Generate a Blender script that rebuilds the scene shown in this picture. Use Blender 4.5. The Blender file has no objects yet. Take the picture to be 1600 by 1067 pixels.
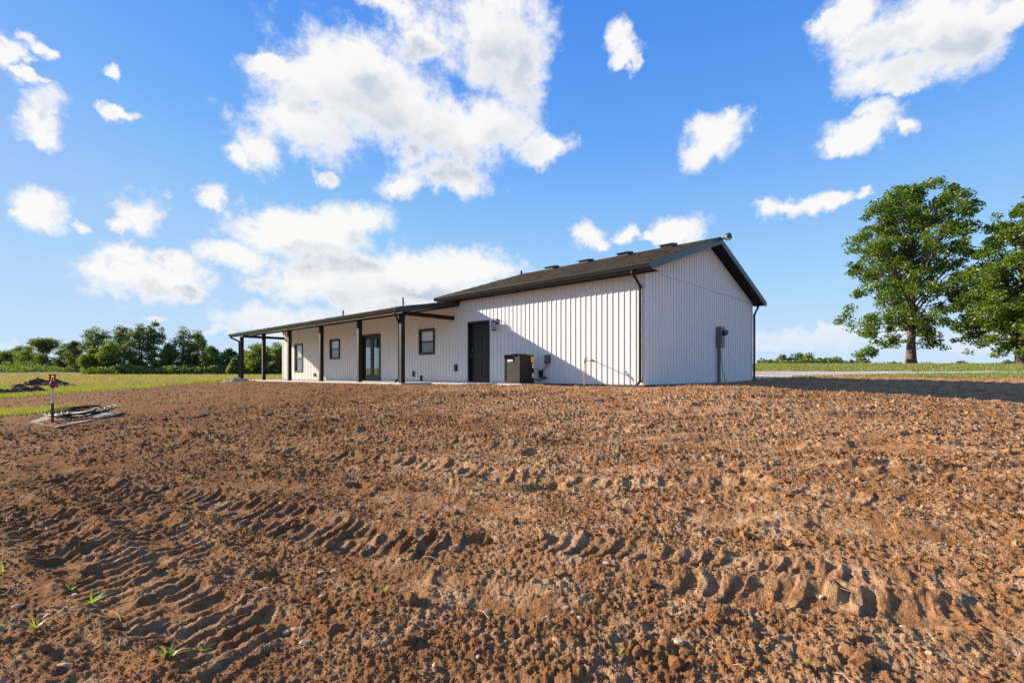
import bpy, math, random
import numpy as np
from mathutils import Vector

random.seed(7)
rng = np.random.default_rng(11)
SC = bpy.context.scene
COL = SC.collection
R = math.radians

# ------------------------------------------------------------------ camera
CAM_Z = 0.28            # the house floor is z = 0; the yard falls away towards the camera
FPX, CX, HY = 774.0, 800.0, 585.0     # focal length, centre and horizon in photograph pixels
cam_data = bpy.data.cameras.new('camera')
cam_data.sensor_width = 36.0
cam_data.lens = 36.0 * FPX / 1600.0
cam_data.shift_y = (HY - 533.5) / 1600.0
cam_data.clip_start = 0.05
cam_data.clip_end = 9000.0
cam = bpy.data.objects.new('camera', cam_data)
COL.objects.link(cam)
cam.location = (0, 0, CAM_Z)
cam.rotation_euler = (R(90), 0, 0)
SC.camera = cam

# house axes: t runs along the front wall (away to the left), s runs into the house
CORNER = (3.466, 12.90)
UA = math.atan(827.0 / 774.0)
UX, UY = -math.sin(UA), math.cos(UA)
VX, VY = math.cos(UA), math.sin(UA)
def ts(x, y):
    dx, dy = x - CORNER[0], y - CORNER[1]
    return dx * UX + dy * UY, dx * VX + dy * VY
def xy(t, s):
    return CORNER[0] + UX * t + VX * s, CORNER[1] + UY * t + VY * s

# ------------------------------------------------------------------ sun
to_sun = Vector((UX * 2.345 - VX * 1.0, UY * 2.345 - VY * 1.0, 0.94)).normalized()
SUN_EL = math.asin(to_sun.z)
SUN_AZ = math.atan2(to_sun.x, to_sun.y)          # from +Y towards +X
sun_d = bpy.data.lights.new('sun', 'SUN')
sun_d.energy = 5.0
sun_d.angle = R(0.5)
sun_d.color = (1.0, 0.84, 0.66)
sun = bpy.data.objects.new('sun', sun_d)
COL.objects.link(sun)
sun.location = (-30, 10, 20)
sun.rotation_euler = to_sun.to_track_quat('Z', 'Y').to_euler()

# ------------------------------------------------------------------ world: Nishita sky with clouds
EXPOSURE = 1.2
SKY_STRENGTH = 0.12
world = bpy.data.worlds.new('World')
SC.world = world
world.use_nodes = True
wt = world.node_tree
wt.nodes.clear()

def _in(nt, sock, v):
    if isinstance(v, bpy.types.NodeSocket):
        nt.links.new(v, sock)
    else:
        sock.default_value = v
def math_n(nt, op, a, b=None, c=None, clamp=False):
    n = nt.nodes.new('ShaderNodeMath'); n.operation = op; n.use_clamp = clamp
    _in(nt, n.inputs[0], a)
    if b is not None: _in(nt, n.inputs[1], b)
    if c is not None: _in(nt, n.inputs[2], c)
    return n.outputs[0]
def vmath(nt, op, a, b=None, out=0):
    n = nt.nodes.new('ShaderNodeVectorMath'); n.operation = op
    _in(nt, n.inputs[0], a)
    if b is not None: _in(nt, n.inputs[1], b)
    return n.outputs[out]
def noise_n(nt, vec, scale, detail=4.0, rough=0.55, dist=0.0, out='Fac'):
    n = nt.nodes.new('ShaderNodeTexNoise')
    if vec is not None: nt.links.new(vec, n.inputs['Vector'])
    n.inputs['Scale'].default_value = scale
    n.inputs['Detail'].default_value = detail
    n.inputs['Roughness'].default_value = rough
    n.inputs['Distortion'].default_value = dist
    return n.outputs[out]
def maprange(nt, v, a, b, c=0.0, d=1.0, smooth=True):
    n = nt.nodes.new('ShaderNodeMapRange')
    n.interpolation_type = 'SMOOTHSTEP' if smooth else 'LINEAR'
    _in(nt, n.inputs['Value'], v)
    for k, q in (('From Min', a), ('From Max', b), ('To Min', c), ('To Max', d)):
        _in(nt, n.inputs[k], q)
    return n.outputs['Result']
def mixcol(nt, f, a, b):
    n = nt.nodes.new('ShaderNodeMix'); n.data_type = 'RGBA'
    _in(nt, n.inputs[0], f); _in(nt, n.inputs[6], a); _in(nt, n.inputs[7], b)
    return n.outputs[2]

sky = wt.nodes.new('ShaderNodeTexSky')
sky.sky_type = 'NISHITA'
sky.sun_disc = False
sky.sun_elevation = SUN_EL
sky.sun_rotation = SUN_AZ
sky.altitude = 200.0
sky.air_density = 1.0
sky.dust_density = 0.4
sky.ozone_density = 2.2
K = 1.0 / SKY_STRENGTH / (2 ** EXPOSURE)

tc = wt.nodes.new('ShaderNodeTexCoord')
dirv = tc.outputs['Generated']
sep = wt.nodes.new('ShaderNodeSeparateXYZ')
wt.links.new(dirv, sep.inputs[0])
azim = math_n(wt, 'ARCTAN2', sep.outputs[0], sep.outputs[1])
elev = math_n(wt, 'ARCSINE', sep.outputs[2])
comb = wt.nodes.new('ShaderNodeCombineXYZ')
wt.links.new(azim, comb.inputs[0]); wt.links.new(elev, comb.inputs[1])
angv = comb.outputs[0]

def az_el(px, py):
    dx, dz = (px - CX) / FPX, (HY - py) / FPX
    return math.atan(dx), math.atan(dz / math.sqrt(1 + dx * dx))

# cumulus clouds, each a soft ellipse of sky (photo position, half sizes)
CLOUDS = [
 (555,150,120,78),(475,195,95,52),(405,228,46,34),(372,243,26,20),(625,180,68,62),(560,85,55,40),(690,212,85,45),
 (420,98,42,13),(455,118,40,16),(770,55,72,85),(808,125,42,55),(775,195,60,52),(845,228,36,20),
 (612,15,58,24),(650,55,34,34),(500,2,38,8),
 (690,278,68,27),(625,292,40,16),(645,242,36,32),(513,277,18,13),
 (455,362,100,30),(550,345,48,27),(370,398,56,20),(520,375,60,24),(430,340,50,14),
 (600,425,165,32),(480,436,80,22),(720,425,82,25),(560,455,120,22),(405,440,24,15),(650,455,120,20),
 (425,505,80,24),(520,500,90,22),(610,480,80,18),(340,520,30,8),
 (55,178,36,32),(60,205,38,14),(48,72,20,11),(6,95,16,28),(30,118,18,8),(185,175,28,10),(165,110,14,8),
 (75,328,46,28),(40,335,24,12),(215,332,36,27),(195,350,24,10),(133,359,14,9),(343,318,22,15),
 (230,432,84,26),(200,405,32,22),(255,405,36,14),(285,445,36,15),(160,425,24,10),
 (962,65,17,24),(972,88,24,17),(985,102,10,16),
 (1112,212,40,34),(1135,185,18,18),(1090,235,30,22),
 (1420,45,105,52),(1340,22,52,30),(1400,105,76,32),(1480,50,70,60),(1560,22,60,24),(1410,128,30,14),(1290,30,26,10),
 (1350,200,48,26),(1375,170,30,18),(1320,222,30,16),(1412,190,18,12),
 (1245,326,56,12),(1205,328,20,12),(1300,313,34,12),(1345,305,20,9),
 (922,375,26,19),(945,385,18,9),(1060,362,38,22),(1045,375,26,14),(985,372,18,11),(1015,375,14,6),
 (1260,535,84,15),(1310,525,60,10),(1200,548,50,8),(1420,528,70,12),(1560,520,80,16),(1500,545,90,8),
 (30,540,66,9),(90,548,40,6),(245,499,14,5),
]
# clear deep blue air, paler towards the horizon all round; the Nishita sky adds its glow on the sun's side
ramp = wt.nodes.new('ShaderNodeValToRGB')
stops = [(0.0, (.58, .76, .955)), (0.06, (.50, .71, .955)), (0.20, (.315, .585, .955)), (0.42, (.108, .365, .925)), (0.62, (.040, .240, .85)), (1.0, (.030, .17, .62))]
el = ramp.color_ramp.elements
while len(el) < len(stops): el.new(0.5)
for e_, (p_, c_) in zip(el, stops): e_.position = p_; e_.color = (*c_, 1)
wt.links.new(sep.outputs[2], ramp.inputs[0])
grad = wt.nodes.new('ShaderNodeVectorMath'); grad.operation = 'SCALE'
wt.links.new(ramp.outputs[0], grad.inputs[0]); grad.inputs['Scale'].default_value = K
nish = vmath(wt, 'MINIMUM', sky.outputs[0], (K * 0.9, K * 0.95, K * 1.0))
air = mixcol(wt, 0.16, grad.outputs[0], nish)
warp0 = noise_n(wt, dirv, 34.0, 6.0, 0.65, out='Color')
warp1 = noise_n(wt, dirv, 7.0, 4.0, 0.6, out='Color')
warp = vmath(wt, 'MULTIPLY', vmath(wt, 'SUBTRACT', warp1, (0.5, 0.5, 0.5)), (0.10, 0.085, 0.0))
warp = vmath(wt, 'ADD', warp, vmath(wt, 'MULTIPLY', vmath(wt, 'SUBTRACT', warp0, (0.5, 0.5, 0.5)), (0.040, 0.034, 0.0)))
fine = noise_n(wt, dirv, 15.0, 10.0, 0.66)
fine2 = noise_n(wt, dirv, 8.0, 3.0, 0.5)

def cloud_group():
    g = bpy.data.node_groups.new('cloud_field', 'ShaderNodeTree')
    g.interface.new_socket('angles', in_out='INPUT', socket_type='NodeSocketVector')
    g.interface.new_socket('field', in_out='OUTPUT', socket_type='NodeSocketFloat')
    gi = g.nodes.new('NodeGroupInput'); go = g.nodes.new('NodeGroupOutput')
    acc = None
    for (px, py, rx, ry) in CLOUDS:
        a, e = az_el(px, py)
        a0, _ = az_el(px - rx, py); a1, _ = az_el(px + rx, py)
        _, e0 = az_el(px, py + ry); _, e1 = az_el(px, py - ry)
        d = vmath(g, 'SUBTRACT', gi.outputs[0], (a, e, 0))
        d = vmath(g, 'MULTIPLY', d, (2.0 / (a1 - a0), 2.0 / (e1 - e0), 0.0))
        n = g.nodes.new('ShaderNodeVectorMath'); n.operation = 'LENGTH'
        g.links.new(d, n.inputs[0])
        l = n.outputs['Value']
        acc = l if acc is None else math_n(g, 'SMOOTH_MIN', acc, l, 0.18)
    g.links.new(acc, go.inputs[0])
    return g
CG = cloud_group()
def field(vec):
    n = wt.nodes.new('ShaderNodeGroup'); n.node_tree = CG
    wt.links.new(vec, n.inputs[0])
    return n.outputs[0]
angw = vmath(wt, 'ADD', angv, warp)
f_here = field(angw)
f_up = field(vmath(wt, 'ADD', angw, (-0.035, 0.045, 0.0)))
# further scattered clouds in the rest of the sky, in the same style
gen_noise = noise_n(wt, vmath(wt, 'MULTIPLY', dirv, (1.0, 1.0, 2.2)), 3.2, 3.0, 0.5)
outside = maprange(wt, math_n(wt, 'ABSOLUTE', azim), 0.86, 1.0)
outside = math_n(wt, 'MAXIMUM', outside, maprange(wt, elev, 0.70, 0.82))
gen_f = math_n(wt, 'ADD', maprange(wt, gen_noise, 0.54, 0.70, 1.6, 0.3, False), math_n(wt, 'MULTIPLY', math_n(wt, 'SUBTRACT', 1.0, outside), 3.0))
f_all = math_n(wt, 'MINIMUM', f_here, gen_f)
dens = math_n(wt, 'SUBTRACT', 1.0, f_all)
dens = math_n(wt, 'ADD', dens, math_n(wt, 'MULTIPLY', math_n(wt, 'SUBTRACT', fine, 0.5), 2.7))
alpha = maprange(wt, dens, -0.50, 0.50)
alpha = math_n(wt, 'MULTIPLY', alpha, maprange(wt, elev, 0.0, 0.15, 0.12, 0.97))
# the side away from the sun and the undersides are greyer
thick = maprange(wt, dens, 0.0, 0.8)
shade = maprange(wt, math_n(wt, 'SUBTRACT', 1.0, f_up), -0.1, 0.75)
shade = math_n(wt, 'MULTIPLY', math_n(wt, 'MULTIPLY', shade, thick), maprange(wt, fine2, 0.35, 0.60, 0.38, 1.0))
k = 0.98 * K
white = (k, k * 0.985, k * 0.965, 1)
grey = (k * 0.56, k * 0.63, k * 0.73, 1)
ccol = mixcol(wt, shade, white, grey)
final = mixcol(wt, alpha, air, ccol)
bg = wt.nodes.new('ShaderNodeBackground')
bg.inputs['Strength'].default_value = SKY_STRENGTH
wt.links.new(final, bg.inputs['Color'])
wo = wt.nodes.new('ShaderNodeOutputWorld')
wt.links.new(bg.outputs[0], wo.inputs['Surface'])
world.cycles.sampling_method = 'MANUAL'
world.cycles.sample_map_resolution = 512

SC.render.engine = 'CYCLES'
SC.view_settings.view_transform = 'Standard'
SC.view_settings.look = 'None'
SC.view_settings.exposure = EXPOSURE
SC.view_settings.gamma = 1.0
SC.view_settings.use_curve_mapping = False
SC.cycles.max_bounces = 6
SC.cycles.diffuse_bounces = 3
SC.cycles.glossy_bounces = 3
SC.cycles.transmission_bounces = 4
SC.cycles.transparent_max_bounces = 8
SC.cycles.use_denoising = True
SC.cycles.denoiser = 'OPENIMAGEDENOISE'
SC.cycles.denoising_input_passes = 'RGB_ALBEDO_NORMAL'
SC.cycles.denoising_prefilter = 'ACCURATE'

# ------------------------------------------------------------------ helpers
def tag(o, label=None, cat=None, group=None, kind=None):
    if label: o['label'] = label
    if cat: o['category'] = cat
    if group: o['group'] = group
    if kind: o['kind'] = kind
    return o
def empty(name, loc, rz=0.0):
    o = bpy.data.objects.new(name, None)
    COL.objects.link(o)
    o.location = loc; o.rotation_euler = (0, 0, rz)
    o.empty_display_size = 0.2
    return o
def link(name, me, parent=None, loc=(0, 0, 0)):
    o = bpy.data.objects.new(name, me)
    COL.objects.link(o)
    if parent is not None: o.parent = parent
    o.location = loc
    return o
def np_mesh(name, v, f, mat=None, smooth=False):
    """v (N,3), f (M,k) with k constant"""
    me = bpy.data.meshes.new(name)
    v = np.asarray(v, dtype=np.float32); f = np.asarray(f, dtype=np.int32)
    m, kk = f.shape
    me.vertices.add(len(v)); me.vertices.foreach_set('co', v.ravel())
    me.loops.add(m * kk); me.loops.foreach_set('vertex_index', f.ravel())
    me.polygons.add(m)
    me.polygons.foreach_set('loop_start', np.arange(0, m * kk, kk, dtype=np.int32))
    me.polygons.foreach_set('loop_total', np.full(m, kk, dtype=np.int32))
    me.polygons.foreach_set('use_smooth', np.full(m, smooth, dtype=bool))
    me.update(calc_edges=True)
    if mat: me.materials.append(mat)
    return me

class MB:
    """collects boxes, tubes and prisms; build() links them as one mesh object"""
    def __init__(self): self.v = []; self.f = []; self.sm = []
    def add(self, vs, fs, smooth=False):
        b = len(self.v); self.v += [tuple(q) for q in vs]
        self.f += [tuple(i + b for i in q) for q in fs]; self.sm += [smooth] * len(fs)
        return self
    def box(self, x0, x1, y0, y1, z0, z1):
        if x0 > x1: x0, x1 = x1, x0
        if y0 > y1: y0, y1 = y1, y0
        if z0 > z1: z0, z1 = z1, z0
        return self.add([(x0,y0,z0),(x1,y0,z0),(x1,y1,z0),(x0,y1,z0),(x0,y0,z1),(x1,y0,z1),(x1,y1,z1),(x0,y1,z1)],
            [(0,3,2,1),(4,5,6,7),(0,1,5,4),(1,2,6,5),(2,3,7,6),(3,0,4,7)])
    def bbox(self, x0, x1, y0, y1, z0, z1, b=0.006):
        """box whose vertical and top edges are chamfered"""
        ring = lambda i, z: [(x0+b+i,y0+i,z),(x1-b-i,y0+i,z),(x1-i,y0+b+i,z),(x1-i,y1-b-i,z),(x1-b-i,y1-i,z),(x0+b+i,y1-i,z),(x0+i,y1-b-i,z),(x0+i,y0+b+i,z)]
        vs = ring(0, z0) + ring(0, z1 - b) + ring(b * 0.7, z1)
        fs = []
        for k in (0, 8):
            for i in range(8):
                j = (i + 1) % 8
                fs.append((k+i, k+j, k+8+j, k+8+i))
        fs.append(tuple(range(16, 24))); fs.append(tuple(range(7, -1, -1)))
        return self.add(vs, fs)
    def quadprism(self, prof, axis, a, b):
        """extrude a closed profile; axis 'x': prof in (y,z); axis 'y': prof in (x,z); axis 'z': prof in (x,y)"""
        n = len(prof)
        def P(p, q):
            return {'x': (q, p[0], p[1]), 'y': (p[0], q, p[1]), 'z': (p[0], p[1], q)}[axis]
        vs = [P(p, a) for p in prof] + [P(p, b) for p in prof]
        fs = [(i, (i+1) % n, n + (i+1) % n, n + i) for i in range(n)]
        fs += [tuple(range(n-1, -1, -1)), tuple(range(n, 2*n))]
        return self.add(vs, fs)
    def tube(self, pts, r, n=8, cap=True, smooth=True):
        pts = [Vector(p) for p in pts]
        rs = r if isinstance(r, (list, tuple)) else [r] * len(pts)
        vs, fs = [], []
        ref = None
        for i, p in enumerate(pts):
            d = (pts[min(i+1, len(pts)-1)] - pts[max(i-1, 0)]).normalized()
            if ref is None or abs(ref.dot(d)) > 0.98:
                ref = Vector((0, 0, 1)) if abs(d.z) < 0.9 else Vector((1, 0, 0))
            a = d.cross(ref).normalized(); b = d.cross(a).normalized()
            ref = -b if False else ref
            for k in range(n):
                an = 2 * math.pi * k / n
                vs.append(p + a * (rs[i] * math.cos(an)) + b * (rs[i] * math.sin(an)))
        for i in range(len(pts) - 1):
            for k in range(n):
                q = (k + 1) % n
                fs.append((i*n+k, i*n+q, (i+1)*n+q, (i+1)*n+k))
        self.add(vs, fs, smooth)
        if cap:
            self.add(vs[:n], [tuple(range(n))]); self.add(vs[-n:], [tuple(range(n-1, -1, -1))])
        return self
    def lathe(self, prof, c=(0, 0, 0), n=16, smooth=True):
        vs, fs = [], []
        for (r, z) in prof:
            for k in range(n):
                a = 2 * math.pi * k / n
                vs.append((c[0] + r*math.cos(a), c[1] + r*math.sin(a), c[2] + z))
        for i in range(len(prof) - 1):
            for k in range(n):
                q = (k+1) % n
                fs.append((i*n+k, i*n+q, (i+1)*n+q, (i+1)*n+k))
        return self.add(vs, fs, smooth)
    def mesh(self, name, mat):
        me = bpy.data.meshes.new(name)
        me.from_pydata(self.v, [], self.f)
        me.polygons.foreach_set('use_smooth', self.sm)
        me.materials.append(mat)
        me.update()
        import bmesh
        bm = bmesh.new(); bm.from_mesh(me)
        bmesh.ops.recalc_face_normals(bm, faces=bm.faces)
        bm.to_mesh(me); bm.free()
        return me
    def build(self, name, mat, parent=None, loc=(0, 0, 0)):
        return link(name, self.mesh(name, mat), parent, loc)

# ------------------------------------------------------------------ materials
def new_mat(name):
    m = bpy.data.materials.new(name); m.use_nodes = True
    nt = m.node_tree
    return m, nt, nt.nodes['Principled BSDF']
def pos_node(nt, obj=False):
    if obj:
        return nt.nodes.new('ShaderNodeTexCoord').outputs['Object']
    return nt.nodes.new('ShaderNodeNewGeometry').outputs['Position']
def bump(nt, bsdf, h, dist, strength=1.0):
    b = nt.nodes.new('ShaderNodeBump')
    b.inputs['Distance'].default_value = dist
    b.inputs['Strength'].default_value = strength
    nt.links.new(h, b.inputs['Height']); nt.links.new(b.outputs[0], bsdf.inputs['Normal'])
def simple(name, col, rough=0.5, var=0.12, scale=6.0, metal=0.0, bmp=0.0, bscale=80.0, spec=0.5):
    """painted or cast material with slight tonal wear and grain"""
    m, nt, b = new_mat(name)
    p = pos_node(nt)
    n1 = noise_n(nt, p, scale, 5.0, 0.6)
    f = maprange(nt, n1, 0.3, 0.7, 1.0 - var, 1.0 + var, False)
    c = vmath(nt, 'MULTIPLY', col[:3], None) if False else None
    mx = nt.nodes.new('ShaderNodeVectorMath'); mx.operation = 'SCALE'
    mx.inputs[0].default_value = col[:3]; nt.links.new(f, mx.inputs['Scale'])
    nt.links.new(mx.outputs[0], b.inputs['Base Color'])
    b.inputs['Roughness'].default_value = rough
    b.inputs['Metallic'].default_value = metal
    b.inputs['Specular IOR Level'].default_value = spec
    if bmp:
        bump(nt, b, noise_n(nt, p, bscale, 3.0, 0.6), bmp)
    return m

M_SIDING = simple('white_siding', (0.705, 0.70, 0.665), 0.45, 0.025, 3.0)
M_WALL = simple('sheathing', (0.62, 0.61, 0.60), 0.7, 0.05)
M_TRIM = simple('white_trim', (0.69, 0.69, 0.675), 0.4, 0.02)
M_BLACK = simple('black_trim_metal', (0.016, 0.018, 0.021), 0.42, 0.15, 5.0, spec=0.3)
M_FASCIA = simple('fascia_metal', (0.024, 0.028, 0.034), 0.34, 0.12, 4.0)
M_GUTTER = simple('gutter_metal', (0.030, 0.031, 0.032), 0.30, 0.12, 4.0)
M_POST = simple('dark_stained_wood', (0.017, 0.0155, 0.0145), 0.65, 0.3, 9.0, spec=0.2)
M_DOOR = simple('door_paint', (0.016, 0.0165, 0.018), 0.42, 0.1, 4.0, spec=0.35)
M_SOFFIT = simple('soffit_panel', (0.66, 0.62, 0.58), 0.6, 0.04)
M_DARKSOFFIT = simple('dark_soffit', (0.016, 0.016, 0.018), 0.7, 0.1, spec=0.15)
M_CONC = simple('concrete', (0.42, 0.39, 0.36), 0.85, 0.18, 3.0)
M_FOUND = simple('dark_foundation', (0.05, 0.045, 0.042), 0.9, 0.2)
M_ROOFDECK = simple('roof_deck', (0.045, 0.040, 0.036), 0.9, 0.15)
M_GREYMETAL = simple('grey_enclosure', (0.115, 0.122, 0.128), 0.42, 0.08, 8.0)
M_DARKGREY = simple('dark_grey_plastic', (0.040, 0.041, 0.043), 0.5, 0.1)
M_ACBODY = simple('dark_louver_metal', (0.010, 0.011, 0.011), 0.5, 0.12, 9.0, spec=0.2)
M_COPPER = simple('copper_pipe', (0.50, 0.24, 0.15), 0.38, 0.25, 20.0, metal=0.7)
M_BRASS = simple('weathered_brass', (0.20, 0.13, 0.08), 0.45, 0.3, 30.0, metal=0.6)
M_RED = simple('red_valve_paint', (0.24, 0.022, 0.022), 0.42, 0.25, 25.0)
M_RUST = simple('rusty_pipe', (0.060, 0.036, 0.026), 0.75, 0.4, 25.0, bmp=0.001)
M_WPIPE = simple('white_pipe', (0.62, 0.58, 0.50), 0.5, 0.15, 12.0)
M_HOSE = simple('black_poly_pipe', (0.014, 0.014, 0.015), 0.6, 0.2, 10.0, spec=0.2)
M_SHEET = simple('pale_board', (0.17, 0.150, 0.130), 0.8, 0.4, 2.5)
M_YELLOW = simple('yellow_sticker', (0.75, 0.50, 0.03), 0.5, 0.05)
M_WHITE = simple('white_sticker', (0.72, 0.71, 0.69), 0.5, 0.08)
M_BADGE = simple('badge_red', (0.55, 0.07, 0.04), 0.4, 0.05)
M_BLIND = simple('white_blind', (0.78, 0.78, 0.77), 0.7, 0.04)
M_SCREEN = simple('insect_screen', (0.17, 0.175, 0.18), 0.8, 0.2, 30.0)
M_FLOOR = simple('floor_boards', (0.16, 0.12, 0.09), 0.5, 0.15)
M_LAMPWHITE = simple('lamp_housing', (0.30, 0.29, 0.27), 0.4, 0.1)
M_STONE = simple('pale_stone', (0.44, 0.30, 0.185), 0.9, 0.3, 14.0, bmp=0.006, bscale=40)
M_GRAVELPILE = simple('grey_gravel', (0.26, 0.26, 0.265), 0.9, 0.35, 9.0, bmp=0.02, bscale=20)
M_BARK = simple('bark', (0.105, 0.080, 0.060), 0.9, 0.45, 5.0, bmp=0.03, bscale=9)

def glass_mat(name='window_glass', tint=(0.92, 0.94, 0.93, 1)):
    m, nt, b = new_mat(name)
    out = nt.nodes['Material Output']
    nt.nodes.remove(b)
    lw_ = nt.nodes.new('ShaderNodeLayerWeight'); lw_.inputs['Blend'].default_value = 0.5
    frv = math_n(nt, 'ADD', 0.04, math_n(nt, 'MULTIPLY', math_n(nt, 'POWER', lw_.outputs['Facing'], 4.0), 0.8))
    tr = nt.nodes.new('ShaderNodeBsdfTransparent'); tr.inputs[0].default_value = tint
    gl = nt.nodes.new('ShaderNodeBsdfGlossy'); gl.inputs['Roughness'].default_value = 0.01
    mx = nt.nodes.new('ShaderNodeMixShader')
    nt.links.new(frv, mx.inputs[0]); nt.links.new(tr.outputs[0], mx.inputs[1]); nt.links.new(gl.outputs[0], mx.inputs[2])
    nt.links.new(mx.outputs[0], out.inputs[0])
    return m
M_GLASS = glass_mat()
M_DOORGLASS = glass_mat('tinted_door_glass', (0.55, 0.57, 0.55, 1))

def shingle_mat():
    m, nt, b = new_mat('asphalt_shingle')
    g = nt.nodes.new('ShaderNodeNewGeometry')
    n = noise_n(nt, g.outputs['Position'], 22.0, 5.0, 0.75)
    c = mixcol(nt, g.outputs['Random Per Island'], (0.018, 0.015, 0.013, 1), (0.070, 0.054, 0.045, 1))
    c2 = mixcol(nt, maprange(nt, n, 0.50, 0.66), c, (0.115, 0.092, 0.078, 1))
    nt.links.new(c2, b.inputs['Base Color'])
    b.inputs['Roughness'].default_value = 0.95
    bump(nt, b, n, 0.004)
    return m
M_SHINGLE = shingle_mat()

def dirt_mat(name='bare_dirt', inst=False):
    """bare clay soil: tone patches, pale grit, dark damp crumbs"""
    m, nt, b = new_mat(name)
    p = pos_node(nt)
    n1 = noise_n(nt, p, 0.35, 4.0, 0.6)
    n2 = noise_n(nt, p, 5.0, 6.0, 0.65)
    n3 = noise_n(nt, p, 45.0, 5.0, 0.7)
    c = mixcol(nt, maprange(nt, n1, 0.35, 0.65), (0.285, 0.142, 0.060, 1), (0.375, 0.208, 0.098, 1))
    c = mixcol(nt, maprange(nt, n2, 0.42, 0.72), c, (0.55, 0.36, 0.20, 1))
    c = mixcol(nt, math_n(nt, 'MULTIPLY', maprange(nt, n3, 0.52, 0.72), 0.7), c, (0.135, 0.055, 0.022, 1))
    # left of the yard painted darker, as backlit soil looks against the sun
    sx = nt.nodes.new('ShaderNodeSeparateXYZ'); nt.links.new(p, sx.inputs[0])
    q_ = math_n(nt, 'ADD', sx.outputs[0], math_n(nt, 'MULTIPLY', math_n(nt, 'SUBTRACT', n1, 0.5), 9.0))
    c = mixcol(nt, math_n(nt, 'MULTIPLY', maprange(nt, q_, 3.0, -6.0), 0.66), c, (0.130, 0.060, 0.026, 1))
    if inst:
        oi = nt.nodes.new('ShaderNodeObjectInfo')
        c = mixcol(nt, maprange(nt, oi.outputs['Random'], 0.955, 0.985), c, (0.44, 0.29, 0.17, 1))
        c = mixcol(nt, math_n(nt, 'MULTIPLY', maprange(nt, oi.outputs['Random'], 0.35, 0.0), 0.45), c, (0.16, 0.068, 0.028, 1))
    else:
        v = nt.nodes.new('ShaderNodeTexVoronoi'); v.inputs['Scale'].default_value = 22.0
        nt.links.new(p, v.inputs['Vector'])
        sp = math_n(nt, 'MULTIPLY', maprange(nt, v.outputs['Distance'], 0.20, 0.10), maprange(nt, n2, 0.5, 0.6))
        c = mixcol(nt, math_n(nt, 'MULTIPLY', sp, 0.5), c, (0.46, 0.30, 0.18, 1))
    nt.links.new(c, b.inputs['Base Color'])
    b.inputs['Roughness'].default_value = 0.95
    b.inputs['Specular IOR Level'].default_value = 0.02
    hb = math_n(nt, 'ADD', math_n(nt, 'MULTIPLY', n3, 0.6), noise_n(nt, p, 120.0, 4.0, 0.7))
    if not inst: hb = math_n(nt, 'ADD', hb, math_n(nt, 'MULTIPLY', noise_n(nt, p, 13.0, 4.0, 0.7), 4.0))
    bump(nt, b, hb, 0.011)
    return m
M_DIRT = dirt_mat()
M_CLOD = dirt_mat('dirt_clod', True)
M_DARKSOIL = simple('backlit_soil', (0.095, 0.050, 0.030), 0.95, 0.4, 7.0, bmp=0.02, bscale=22, spec=0.1)  # darker copy of the soil; the heaps' backlit shade is in its colour

def grass_mat(name, cols, scale):
    m, nt, b = new_mat(name)
    p = pos_node(nt)
    sc_ = vmath(nt, 'MULTIPLY', p, (0.5, 1.0, 1.0))
    c = mixcol(nt, maprange(nt, noise_n(nt, sc_, scale, 6.0, 0.65), 0.38, 0.62), cols[0], cols[1])
    c = mixcol(nt, maprange(nt, noise_n(nt, p, scale * 14, 4.0, 0.7), 0.45, 0.7), c, cols[2])
    if len(cols) > 3:      # a drier, seeding band of tall grass in the middle of the field
        sepp = nt.nodes.new('ShaderNodeSeparateXYZ'); nt.links.new(p, sepp.inputs[0])
        q = math_n(nt, 'ADD', sepp.outputs[1], math_n(nt, 'MULTIPLY', noise_n(nt, p, 0.06, 4.0, 0.6), 22.0))
        band = math_n(nt, 'MULTIPLY', maprange(nt, q, 40, 50), maprange(nt, q, 92, 76))
        c = mixcol(nt, math_n(nt, 'MULTIPLY', band, 0.5), c, cols[3])
    nt.links.new(c, b.inputs['Base Color'])
    b.inputs['Roughness'].default_value = 0.9
    b.inputs['Specular IOR Level'].default_value = 0.1
    bump(nt, b, noise_n(nt, p, 14.0, 5.0, 0.7), 0.10)
    return m
M_FIELD = grass_mat('meadow_grass', [(0.15, 0.185, 0.034, 1), (0.21, 0.225, 0.050, 1), (0.10, 0.14, 0.024, 1), (0.29, 0.215, 0.105, 1)], 0.12)
M_LAWN = grass_mat('mown_lawn', [(0.13, 0.165, 0.026, 1), (0.185, 0.195, 0.040, 1), (0.09, 0.125, 0.018, 1)], 0.3)

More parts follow.
